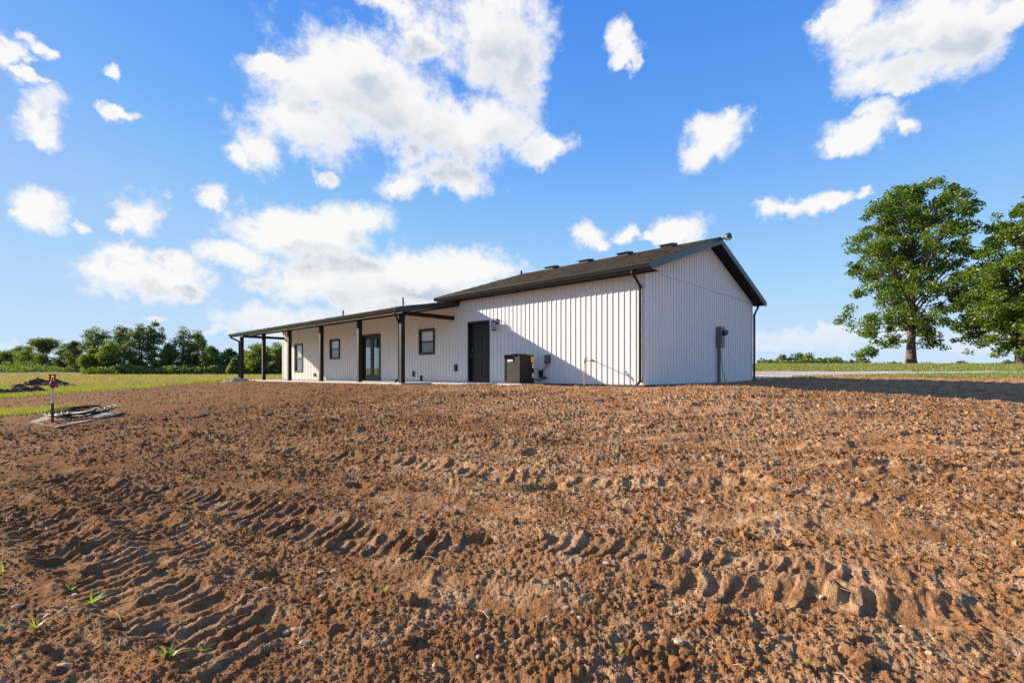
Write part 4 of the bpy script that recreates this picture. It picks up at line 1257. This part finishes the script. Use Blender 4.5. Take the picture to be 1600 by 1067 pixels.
# ------------------------------------------------------------------ stones and weeds on the dirt
def stone_mesh(seed, flat=0.6):
    q = np.random.default_rng(seed)
    import bmesh
    bm = bmesh.new(); bmesh.ops.create_icosphere(bm, subdivisions=2, radius=1.0)
    cuts_ = [(Vector(q.normal(size=3)).normalized(), q.uniform(0.55, 0.85)) for _ in range(9)]
    st = Vector((q.uniform(0.9, 1.3), q.uniform(0.7, 1.0), flat * q.uniform(0.8, 1.2)))
    for v in bm.verts:
        p = v.co.copy()
        for nrm, dd in cuts_:
            e = p.dot(nrm) - dd
            if e > 0: p -= nrm * e
        v.co = Vector((p.x * st.x, p.y * st.y, p.z * st.z))
    me = bpy.data.meshes.new('stone'); bm.to_mesh(me); bm.free()
    me.materials.append(M_STONE)
    return me
STM = [stone_mesh(s_) for s_ in range(8)] + [stone_mesh(20, 0.3), stone_mesh(21, 0.28)]
STONES = [  # px, py, half width px, label
 (1062,1005,10,'largest pale stone near the bottom edge, right of centre'),(867,1003,6,'pale round stone near the bottom edge, just right of centre'),
 (897,959,5,'whitish stone in a small cluster below the centre'),(884,953,6,'grey stone beside the whitish stone below the centre'),
 (447,987,7,'left of two grey stones touching beside the deep lug prints'),(461,985,8,'right of two grey stones touching beside the deep lug prints'),
 (476,1007,8,'dark tan stone just below the two touching grey stones'),(680,1043,7,'tan stone by the bottom edge, left of centre'),
 (115,929,5,'upright tan stone beside the green tuft in the left lug track'),(102,1042,12,'long flat stone in the bottom left corner'),
 (1116,847,9,'flat pale slab of stone above the right tyre track'),(1099,786,6,'pale blocky stone on the dirt right of centre'),
]
PLAIN = [
 (905,968,5,'small pale stone at the right end of the cluster below the centre'),(856,968,5,'small pale stone at the left end of the cluster below the centre'),
 (747,1026,6,'wedge shaped stone by the bottom edge, left of the pale round stone'),(947,887,5,'small pale stone just left of the deep right tyre track'),
 (1064,961,5,'small pale stone straight above the largest stone'),(522,892,6,'round stone, right one of a touching pair left of the centre'),
 (502,894,6,'round stone, left one of a touching pair left of the centre'),(412,926,9,'low broad tan stone above the small green sprout'),
 (502,939,6,'low tan stone left of the fine green tuft'),(579,965,5,'white chip of stone below the fine green tuft'),
 (458,867,5,'small tan stone beside the lug prints at the track end, left of centre'),(651,891,4,'tiny white stone at the right end of the long left track'),
 (74,965,7,'flat pale stone in the lower left above the bright green tuft'),(28,952,8,'flat grey stone beside the left picture edge'),
 (1283,933,6,'pale knob of stone between the two right tyre tracks'),(1452,1022,6,'round pale stone in the bottom right corner area'),
 (1413,980,6,'tan stone below the lower right tyre track'),(564,795,5,'round brown stone in the middle left of the dirt'),
 (510,797,4,'small brown stone left of the round brown stone'),(476,809,4,'dark little stone on the edge of the upper left track'),
 (439,790,5,'dark round stone at the bend of the upper left track'),(592,816,4,'flat pale chip of stone right of the upper left track'),
 (854,705,4,'little pale stone, right of two on the far dirt below the door'),(822,694,4,'little pale stone, left of two on the far dirt below the door'),
]
def stone(px, py, hwp, label, group=None, i=0):
    x, y = ground_px(px, py)
    r_ = hwp * y / FPX
    me = STM[8 + i % 2] if 'slab' in label or 'flat' in label else STM[i % 8]
    o = link('stone', me, None, (x, y, gzd(x, y) + r_ * 0.22))
    o.scale = (r_, r_, r_ * 0.95); o.rotation_euler = (random.uniform(-.25, .25), random.uniform(-.25, .25), random.uniform(0, 6.28))
    tag(o, label, 'stone', group)
for i, (px, py, hwp, lab) in enumerate(STONES): stone(px, py, hwp, lab, None, i)
for i, (px, py, hwp, lab) in enumerate(PLAIN): stone(px, py, hwp, lab, 'small stones on the dirt', i + 3)

def weed_mesh(seed, n, h, spread):
    q = random.Random(seed); vs, fs = [], []
    for k in range(n):
        a = q.uniform(0, 6.28); L = h * q.uniform(0.6, 1.15); lean = q.uniform(0.5, 1.5) * spread
        w = h * q.uniform(0.035, 0.06)
        pr = []
        for i in range(5):
            u = i / 4
            rad_ = lean * L * u ** 1.3; zz = L * (u - 0.45 * lean * u * u)
            ww = w * (1 - u ** 2) + 0.0004
            c = Vector((math.cos(a) * rad_, math.sin(a) * rad_, zz)); pz = Vector((-math.sin(a), math.cos(a), 0)) * ww
            pr.append((c - pz, c + pz))
        b = len(vs)
        for l, r_ in pr: vs += [l, r_]
        fs += [(b + 2*i, b + 2*i + 1, b + 2*i + 3, b + 2*i + 2) for i in range(4)]
    me = bpy.data.meshes.new('weed_tuft'); me.from_pydata([tuple(v) for v in vs], [], fs); me.materials.append(M_WEED); me.update()
    return me
WEEDS = [(540,680,12,4,0.5,'single bright green sprout in the middle of the dirt, left of centre'),
 (28,831,10,4,0.9,'tiny green sprout near the left edge in the tyre track'),(110,922,16,9,0.8,'green tuft beside the upright stone in the left track'),
 (143,944,24,14,0.9,'wider green tuft below right of the upright stone'),(55,986,22,10,0.9,'bright green tuft in the lower left, above the flat stone'),
 (6,982,20,8,0.9,'green tuft cut by the left picture edge'),(264,1040,30,10,0.8,'largest bright green tuft at the bottom left'),
 (316,1014,20,7,0.8,'green tuft just right of the largest bottom left tuft'),(446,935,10,5,0.6,'small green sprout above the two touching grey stones'),
 (600,936,14,9,0.8,'fine green tuft below the centre left'),(560,933,8,5,0.7,'tiny green sprout left of the fine green tuft'),
 (968,1018,14,10,0.8,'dull green tuft at the bottom, left of the largest stone'),(1254,1046,20,9,0.8,'green tuft at the bottom right'),
 (410,815,8,4,0.8,'tiny green sprout in the upper left track'),(5,896,14,6,0.8,'small green tuft at the left edge above the lower tufts'),(90,850,9,4,0.9,'faint sprout low in the left track')]
for i, (px, py, hp, n, spread, lab) in enumerate(WEEDS):
    x, y = ground_px(px, py)
    h = hp * y / FPX
    o = link('weed_tuft', weed_mesh(i + 3, n, h * 1.2, spread), None, (x, y, gzd(x, y) - 0.004))
    tag(o, lab, 'weed', 'green sprouts in the bare dirt')

# dry straw and root bits
q = MB()
for k in range(240):
    rr_ = math.sqrt(random.uniform(4, 90)); a_ = random.uniform(R(-48), R(48))
    x, y = rr_ * math.sin(a_), rr_ * math.cos(a_)
    if not dirt_mask(np.array([x]), np.array([y]))[0][0]: continue
    t_, s_ = ts(x, y)
    if s_ > -1.2 and t_ > -0.5: continue
    z = gzd(x, y) + 0.012
    b_ = random.uniform(0, 6.28); L = random.uniform(0.04, 0.14)
    e = (x + math.cos(b_) * L, y + math.sin(b_) * L); ze = gzd(*e) + random.uniform(0.004, 0.03)
    q.tube([(x, y, z), ((x + e[0]) / 2, (y + e[1]) / 2, (z + ze) / 2 + 0.012), (e[0], e[1], ze)], 0.0018, 4)
o = q.build('straw_bits', M_STRAW); tag(o, 'dry straw and root bits scattered over the dirt', None, None, 'stuff')

# ------------------------------------------------------------------ grass blades
def blades(name, n, region, h0, h1, w, mat, label, seed):
    q = np.random.default_rng(seed)
    x, y, hs = region(q, n)
    n = len(x)
    z = base_z(x, y)
    h = q.uniform(h0, h1, n) * hs
    a = q.uniform(0, 6.283, n); la_ = q.uniform(0, 6.283, n); ln = h * q.uniform(0.1, 0.6, n)
    ww = w * q.uniform(0.6, 1.3, n) * np.maximum(1.0, y / 40.0)
    dx, dy = np.cos(a) * ww, np.sin(a) * ww
    v = np.empty((n, 3, 3))
    v[:, 0] = np.stack([x - dx, y - dy, z - 0.02], -1); v[:, 1] = np.stack([x + dx, y + dy, z - 0.02], -1)
    v[:, 2] = np.stack([x + np.cos(la_) * ln, y + np.sin(la_) * ln, z + h], -1)
    f = np.arange(n * 3).reshape(-1, 3)
    o = link(name, np_mesh(name, v.reshape(-1, 3), f, mat, False))
    tag(o, label, None, None, 'stuff')
def reg_field(q, n):
    u = q.random(n)
    y = 20.5 * (1 - u * (1 - (20.5 / 95) ** 1.2)) ** (-1 / 1.2)
    x = q.uniform(-1.12, -0.40, n) * y
    dm, patch = dirt_mask(x, y + np.where(q.random(n) < 0.22, q.uniform(0, 2.6, n), 0))
    t, s = ts(x, y)
    ok = ~dm & (x < -4) & ~((t < 23.4) & (s > -2.8))
    return x[ok], y[ok], (0.7 + 0.9 * sstep(30, 60, y))[ok]
blades('field_grass', 90000, reg_field, 0.10, 0.26, 0.016, M_BLADE, 'sunlit grass blades of the field left of the house', 5)
def reg_dry(q, n):
    y = q.uniform(33, 80, n); x = q.uniform(-1.1, -0.42, n) * y
    ok = fbm(x * 0.08, y * 0.08, 3, 77) + q.normal(0, 0.25, n) > 0.0
    dm, _ = dirt_mask(x, y)
    ok &= ~dm
    return x[ok], y[ok], np.ones(ok.sum())
blades('dry_grass', 42000, reg_dry, 0.22, 0.48, 0.014, M_DRYBLADE, 'tall dry seeding grass across the middle of the field', 6)
def reg_patch(q, n):
    x = q.uniform(-18.5, -9.0, n); y = q.uniform(10.5, 15.5, n)
    _, p = dirt_mask(x, y)
    ok = p | (q.random(n) < 0.02)
    return x[ok], y[ok], np.ones(ok.sum())
blades('grass_patch', 26000, reg_patch, 0.05, 0.15, 0.010, M_BLADE, 'patch of short grass left in the dirt beside the hydrant', 7)
def reg_lawn(q, n):
    y = q.uniform(19.5, 51, n); x = q.uniform(0.42, 1.12, n) * y
    dm, _ = dirt_mask(x, y)
    ok = ~dm & ~gravel_mask(x, y) & (x > 7)
    return x[ok], y[ok], np.ones(ok.sum())
blades('lawn_grass', 80000, reg_lawn, 0.05, 0.12, 0.012, M_LAWNBLADE, 'short mown grass blades of the lawn under the oaks', 8)

# ------------------------------------------------------------------ trees
def leaf_quads(q, cen, size, flat=0.35):
    """one small leaf spray (a bent quad) per centre, facing mostly outward and upward"""
    n = len(cen)
    d = q.normal(size=(n, 3)); d[:, 2] = np.abs(d[:, 2]) * 0.8 + flat
    d /= np.linalg.norm(d, axis=1)[:, None]
    ref = q.normal(size=(n, 3))
    a = np.cross(d, ref); a /= np.linalg.norm(a, axis=1)[:, None]
    b = np.cross(d, a)
    s = size * q.uniform(0.55, 1.35, n)[:, None]
    v = np.empty((n, 4, 3))
    v[:, 0] = cen - a * s * 0.55; v[:, 1] = cen - b * s * 0.32 + d * s * 0.1
    v[:, 2] = cen + a * s * 0.6; v[:, 3] = cen + b * s * 0.32 + d * s * 0.1
    return v.reshape(-1, 3), np.arange(n * 4).reshape(-1, 4)

def make_tree(name, loc, profile, trunk_r, leaf_m, label, cat='tree', group=None, n_clump=120, per=120, leaf=0.22, clump_r=(0.5, 1.1), seed=1, trunk_top=0.7, rise=0.9, limbs=60, stems=1, shell=0.55, density=None, droop=None):
    """profile: rows (z, left, right) of the crown outline about the trunk, metres"""
    q = np.random.default_rng(seed); rr_ = random.Random(seed)
    prof = np.array(sorted(profile)); zs = prof[:, 0]
    root = empty(name, loc); tag(root, label, cat, group)
    H = zs[-1]
    # clumps of leaves through the crown, denser towards its outside
    area = np.maximum(0.05, prof[:, 2] - prof[:, 1])
    zz = np.linspace(zs[0], zs[-1], 200); ww = np.interp(zz, zs, area) ** 1.25
    if density: ww = ww * np.interp(zz, density[0], density[1])
    ww /= ww.sum()
    C = []
    for k in range(n_clump):
        z = zz[q.choice(200, p=ww)] + q.normal(0, 0.15)
        l, r_ = np.interp(z, zs, prof[:, 1]), np.interp(z, zs, prof[:, 2])
        mid, half = (l + r_) / 2, (r_ - l) / 2
        ph = q.uniform(0, 2 * math.pi); rho = 0.96 * q.random() ** shell
        cr = q.uniform(*clump_r)
        half_ = max(0.05, half - cr * 0.62)
        C.append((mid * 1.0 + half_ * rho * math.cos(ph), half_ * 0.95 * rho * math.sin(ph), z, cr))
    if droop: C += droop
    cen = []
    for (x, y, z, cr) in C:
        n = int(per * (cr / np.mean(clump_r)) ** 1.6 * q.uniform(0.6, 1.3))
        d = q.normal(size=(n, 3)); d /= np.linalg.norm(d, axis=1)[:, None]
        rad_ = cr * q.random(n)[:, None] ** 0.45
        p = d * rad_ * np.array([1.0, 1.0, 0.70]) + np.array([x, y, z])
        p[:, 2] -= 0.10 * ((p[:, 0] - x) ** 2 + (p[:, 1] - y) ** 2) / cr
        cen.append(p)
    cen = np.concatenate(cen)
    v, f = leaf_quads(q, cen, leaf)
    crown = link('crown', np_mesh('crown', v, f, leaf_m, False), root)
    # trunk and limbs
    m = MB()
    tops = []
    for st_ in range(stems):
        lean = (rr_.uniform(-0.12, 0.12), rr_.uniform(-0.12, 0.12)) if stems > 1 else (rr_.uniform(-0.02, 0.02), rr_.uniform(-0.02, 0.02))
        ox = rr_.uniform(-0.4, 0.4) * (stems > 1)
        pts, rs = [], []
        for i in range(9):
            u = i / 8; z = u * H * trunk_top
            pts.append((ox + lean[0] * z + 0.06 * math.sin(u * 7 + seed), lean[1] * z + 0.05 * math.cos(u * 6 + seed), z - 0.1 * (i == 0)))
            rs.append(trunk_r * ((1 - u) ** 0.75 * 0.85 + 0.15) * (1.3 if i == 0 else 1.0))
        m.tube(pts, rs, 10)
        tops.append((pts, rs))
    order = sorted(range(len(C)), key=lambda i: -C[i][3])[:limbs]
    for i in order:
        x, y, z, cr = C[i]
        pts, rs = tops[i % stems]
        hd = math.hypot(x - pts[0][0], y)
        zb = min(max(z - rise * hd - 0.3, zs[0] + 0.10 * H), H * trunk_top * 0.97)
        if z < zs[0] + 0.22 * (H - zs[0]): zb = min(max(z + 0.1 * hd, zs[0]), H * trunk_top)
        u = zb / (H * trunk_top) * 8; i0 = min(7, int(u)); fr_ = u - i0
        b0 = Vector(pts[i0]).lerp(Vector(pts[i0 + 1]), fr_)
        rb = rs[i0] * 0.42
        e = Vector((x, y, z)); L = (e - b0).length
        ctrl = b0.lerp(e, 0.5) + Vector((rr_.uniform(-.1, .1) * L, rr_.uniform(-.1, .1) * L, rr_.uniform(-0.10, 0.04) * L))
        br = [b0 * (1-w_)**2 + ctrl * 2*w_*(1-w_) + e * w_*w_ for w_ in (0, .25, .5, .75, 1)]
        r0 = min(rb, 0.015 + 0.0125 * L)
        m.tube(br, [r0, r0 * .75, r0 * .55, r0 * .38, r0 * .2], 5, False)
        for k in range(3):
            w_ = rr_.uniform(0.5, 0.95)
            p = b0 * (1-w_)**2 + ctrl * 2*w_*(1-w_) + e * w_*w_
            e2 = p + Vector((rr_.uniform(-1, 1), rr_.uniform(-1, 1), rr_.uniform(-0.3, 0.9))).normalized() * cr * 0.9
            m.tube([p, p.lerp(e2, 0.5) + Vector((0, 0, 0.05)), e2], [r0 * .3, r0 * .2, r0 * .1], 4, False)
    m.build('trunk', M_BARK, root)
    return root

# the two oaks on the lawn; outlines measured from the photograph, metres about the trunk
K1 = 48.5 / FPX / 3.334
K2 = 42.0 / FPX / 3.334
def oak_rows(rows, cx, base, k): return [((base - y) * k, (a - cx) * k, (b - cx) * k) for y, a, b in rows]
OAK1 = oak_rows([(72,470,650),(95,390,700),(125,335,745),(170,265,775),(220,215,775),(270,190,770),(340,185,800),(400,170,815),(430,145,800),(480,170,770),(540,215,770),(600,225,740),(640,165,720),(680,130,725),(740,118,735),(790,105,735),(840,150,720),(880,270,680),(920,290,660)], 485, 1020, K1)
ox, oy = (1424.5 - CX) / FPX * 48.5, 48.5
dr = [((a - 485) * K1, b, (1020 - c) * K1, 0.55) for a, b, c in ((215,0.3,965),(250,0.2,945),(290,0.5,930),(330,-0.2,915),(370,0.1,905),(230,-0.4,950),(270,0.0,965),(310,0.6,950),(400,0.3,895),(620,0.2,905),(640,-0.3,925),(590,0.3,900),(560,-0.3,920))]
make_tree('oak_tree', (ox, oy, gz(ox, oy) - 0.1), OAK1, 0.40, M_OAK, 'tall full oak standing whole on the lawn right of the house', 'tree', 'oaks on the lawn', 350, 125, 0.24, (0.36, 1.05), 5, 0.88, 1.05, 150, 1, 0.5, ((0, 3.0, 6.0, 8.5, 16), (0.30, 0.35, 0.6, 1, 1)), dr)
OAK2 = oak_rows([(110,1040,1190),(150,1000,1230),(200,975,1260),(240,905,1290),(300,880,1310),(360,850,1330),(420,830,1330),(500,770,1340),(560,720,1340),(620,705,1350),(680,740,1350),(740,770,1340),(800,745,1330),(860,735,1300),(920,760,1280),(960,780,1240)], 1056, 1018, K2)
ox2, oy2 = (1596 - CX) / FPX * 42.0, 42.0
make_tree('oak_tree', (ox2, oy2, gz(ox2, oy2) - 0.1), OAK2, 0.36, M_OAK, 'oak at the right picture edge, cut off by the frame', 'tree', 'oaks on the lawn', 360, 125, 0.23, (0.36, 1.0), 29, 0.85, 0.85, 140, 1, 0.5, ((0, 2.5, 4.5, 16), (0.3, 0.5, 1, 1)))

# trees along the far side of the left field: px, top y, base y, half width px, distance, leaf, label
def px_tree(px, ytop, ybase, hwp, D, leaf_m, label, seed, shape='round', group='trees along the far side of the field', name='field_tree', cat='tree', n_clump=120, per=46, leaf=0.34, bare=0.12, stems=1):
    k = D / FPX
    x = (px - CX) * k
    g = gz(x, D)
    zt = (HY - ytop) * k + CAM_Z - g
    hw_ = hwp * k
    b = zt * bare
    if shape == 'round': rows = [(b, -.45, .45), (b + .15*(zt-b), -.85, .8), (b + .4*(zt-b), -1, 1), (b + .65*(zt-b), -.9, .95), (b + .85*(zt-b), -.6, .65), (zt, -.2, .25)]
    elif shape == 'flat': rows = [(zt*.55, -.2, .2), (zt*.72, -.6, .7), (zt*.82, -1, 1), (zt*.92, -.95, .9), (zt, -.6, .3)]
    elif shape == 'tall': rows = [(b, -.6, .6), (b + .3*(zt-b), -.9, .85), (b + .6*(zt-b), -1, 1), (b + .85*(zt-b), -.85, .8), (zt, -.35, .35)]
    else: rows = [(0.05, -.9, .9), (zt*.35, -1, 1), (zt*.7, -.75, .8), (zt, -.3, .3)]
    rows = [(z, l*hw_, r_*hw_) for z, l, r_ in rows]
    cr = (hw_*.13 + .12, hw_*.28 + .2)
    return make_tree(name, (x, D, g - 0.1), rows, max(0.10, hw_*.055), leaf_m, label, cat, group, n_clump, per, leaf, cr, seed, 0.78, 0.8, 24, stems, 0.6)
T = [
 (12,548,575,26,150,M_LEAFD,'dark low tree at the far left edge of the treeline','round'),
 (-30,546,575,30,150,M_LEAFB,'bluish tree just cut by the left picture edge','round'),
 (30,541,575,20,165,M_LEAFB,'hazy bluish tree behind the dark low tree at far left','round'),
 (45,541,575,24,145,M_LEAFL,'light green bushy tree left of the flat topped tree','round'),
 (71,528,576,24,140,M_LEAFD,'thin flat topped tree with open umbrella crown','flat'),
 (66,556,577,26,140,M_LEAFD,'low dark tree under the flat topped tree','bush'),
 (103,538,577,19,135,M_LEAFD,'dark tree just right of the flat topped tree','round'),
 (118,532,578,18,128,M_LEAFB,'greyish green tree left of the tall grove','round'),
 (152,509,582,24,112,M_LEAFD,'first tall tree at the left of the grove','tall'),
 (143,545,584,20,106,M_LEAFL,'light green sunlit tree at the left foot of the grove','round'),
 (190,510,584,26,112,M_LEAFD,'second tall tree of the grove','tall'),
 (172,532,585,20,105,M_LEAFL,'sunlit yellow green tree in front of the second tall tree','round'),
 (216,509,585,26,110,M_LEAFD,'third tall tree of the grove, dark and dense','tall'),
 (242,506,585,20,110,M_LEAFD,'tallest thin tree of the grove, left of the sky gap','tall'),
 (262,540,585,14,108,M_LEAFL,'yellow green young tree below the sky gap in the grove','round'),
 (286,512,585,28,108,M_LEAFD,'broad round crowned tree right of the sky gap','round'),
 (308,518,585,20,110,M_LEAFD,'round tree at the right end of the grove','round'),
 (330,542,585,20,104,M_LEAFL,'yellow green tree between the grove and the porch','round'),
 (357,546,586,20,110,M_LEAFD,'dark low tree seen just left of the corner porch post','round'),
 (366,562,586,12,98,M_LEAFL,'small bright bush left of the corner porch post','bush'),
 (403,534,586,26,100,M_LEAFL,'bright green tree framed by the first two porch posts','round'),
 (432,536,586,24,104,M_LEAFL,'bright green tree seen between porch posts beside the wall','round'),
 (385,548,586,18,112,M_LEAFD,'dark tree behind the bright tree seen through the porch','round'),
 (460,540,586,26,106,M_LEAFD,'dark green tree mostly hidden by the house end','round'),
]
for i, (px, yt, yb, hwp, D, lm, lab, sh) in enumerate(T):
    px_tree(px, yt, yb, hwp, D, lm, lab, 100 + i, sh, stems=2 if sh == 'tall' else 1)
# undergrowth at the foot of the trees, one mass
q = np.random.default_rng(77)
n = 15000
xx = q.uniform(-1.08, -0.40, n); D = np.where(xx < -0.87, q.uniform(128, 150, n), q.uniform(100, 112, n)); X = xx * D
hh = (1.1 + 1.8 * np.clip(fbm(X * 0.12, D * 0.12, 3, 5) + 0.3, 0, 1)) * q.random(n) ** 0.8
cen = np.stack([X, D, base_z(X, D) + hh], -1)
v, f = leaf_quads(q, cen, 0.5)
o = link('treeline_undergrowth', np_mesh('treeline_undergrowth', v, f, M_LEAFD, False)); tag(o, 'dense low undergrowth along the foot of the far trees', None, None, 'stuff')

# far bushes and trees beyond the lawn crest on the right
FAR = [
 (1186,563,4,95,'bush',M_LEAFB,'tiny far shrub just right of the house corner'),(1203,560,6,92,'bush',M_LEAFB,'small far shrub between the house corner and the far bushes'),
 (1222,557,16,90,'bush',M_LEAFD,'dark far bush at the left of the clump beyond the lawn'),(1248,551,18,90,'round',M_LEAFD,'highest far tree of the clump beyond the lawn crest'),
 (1262,556,22,88,'bush',M_LEAFL,'light green far bush in front of the clump beyond the lawn'),(1285,561,14,90,'bush',M_LEAFD,'low far bush at the right of the clump beyond the lawn'),
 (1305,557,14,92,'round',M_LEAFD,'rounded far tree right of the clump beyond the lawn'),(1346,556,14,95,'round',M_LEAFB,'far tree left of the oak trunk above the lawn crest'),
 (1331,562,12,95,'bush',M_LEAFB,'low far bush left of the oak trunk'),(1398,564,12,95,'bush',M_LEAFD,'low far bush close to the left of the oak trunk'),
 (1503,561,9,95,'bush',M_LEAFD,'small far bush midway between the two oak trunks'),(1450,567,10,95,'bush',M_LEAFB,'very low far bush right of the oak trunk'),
 (1578,556,16,90,'bush',M_LEAFD,'dark far bush left of the second oak trunk'),
]
for i, (px, yt, hwp, D, sh, lm, lab) in enumerate(FAR):
    px_tree(px, yt, 575, hwp * 1.25, D, lm, lab, 300 + i, sh, 'bushes beyond the lawn crest', 'far_bush', 'bush', 40, 40, 0.4, 0.1)

n = 7500
xx = np.where(q.random(n) < 0.55, q.uniform(0.500, 0.665, n), q.uniform(0.665, 1.12, n)); D = q.uniform(84, 92, n); X = xx * D
top = np.where(xx < 0.665, 1.1, 0.55) + 1.2 * np.clip(fbm(X * 0.25, D * 0.05, 4, 8) + 0.35, 0, 1)
cen = np.stack([X, D, base_z(X, D) + 1.0 + top * q.random(n) ** 0.7], -1)
v, f = leaf_quads(q, cen, 0.36)
o = link('far_hedge', np_mesh('far_hedge', v, f, M_LEAFD, False)); tag(o, 'low continuous hedge beyond the lawn crest right of the house', None, None, 'stuff')
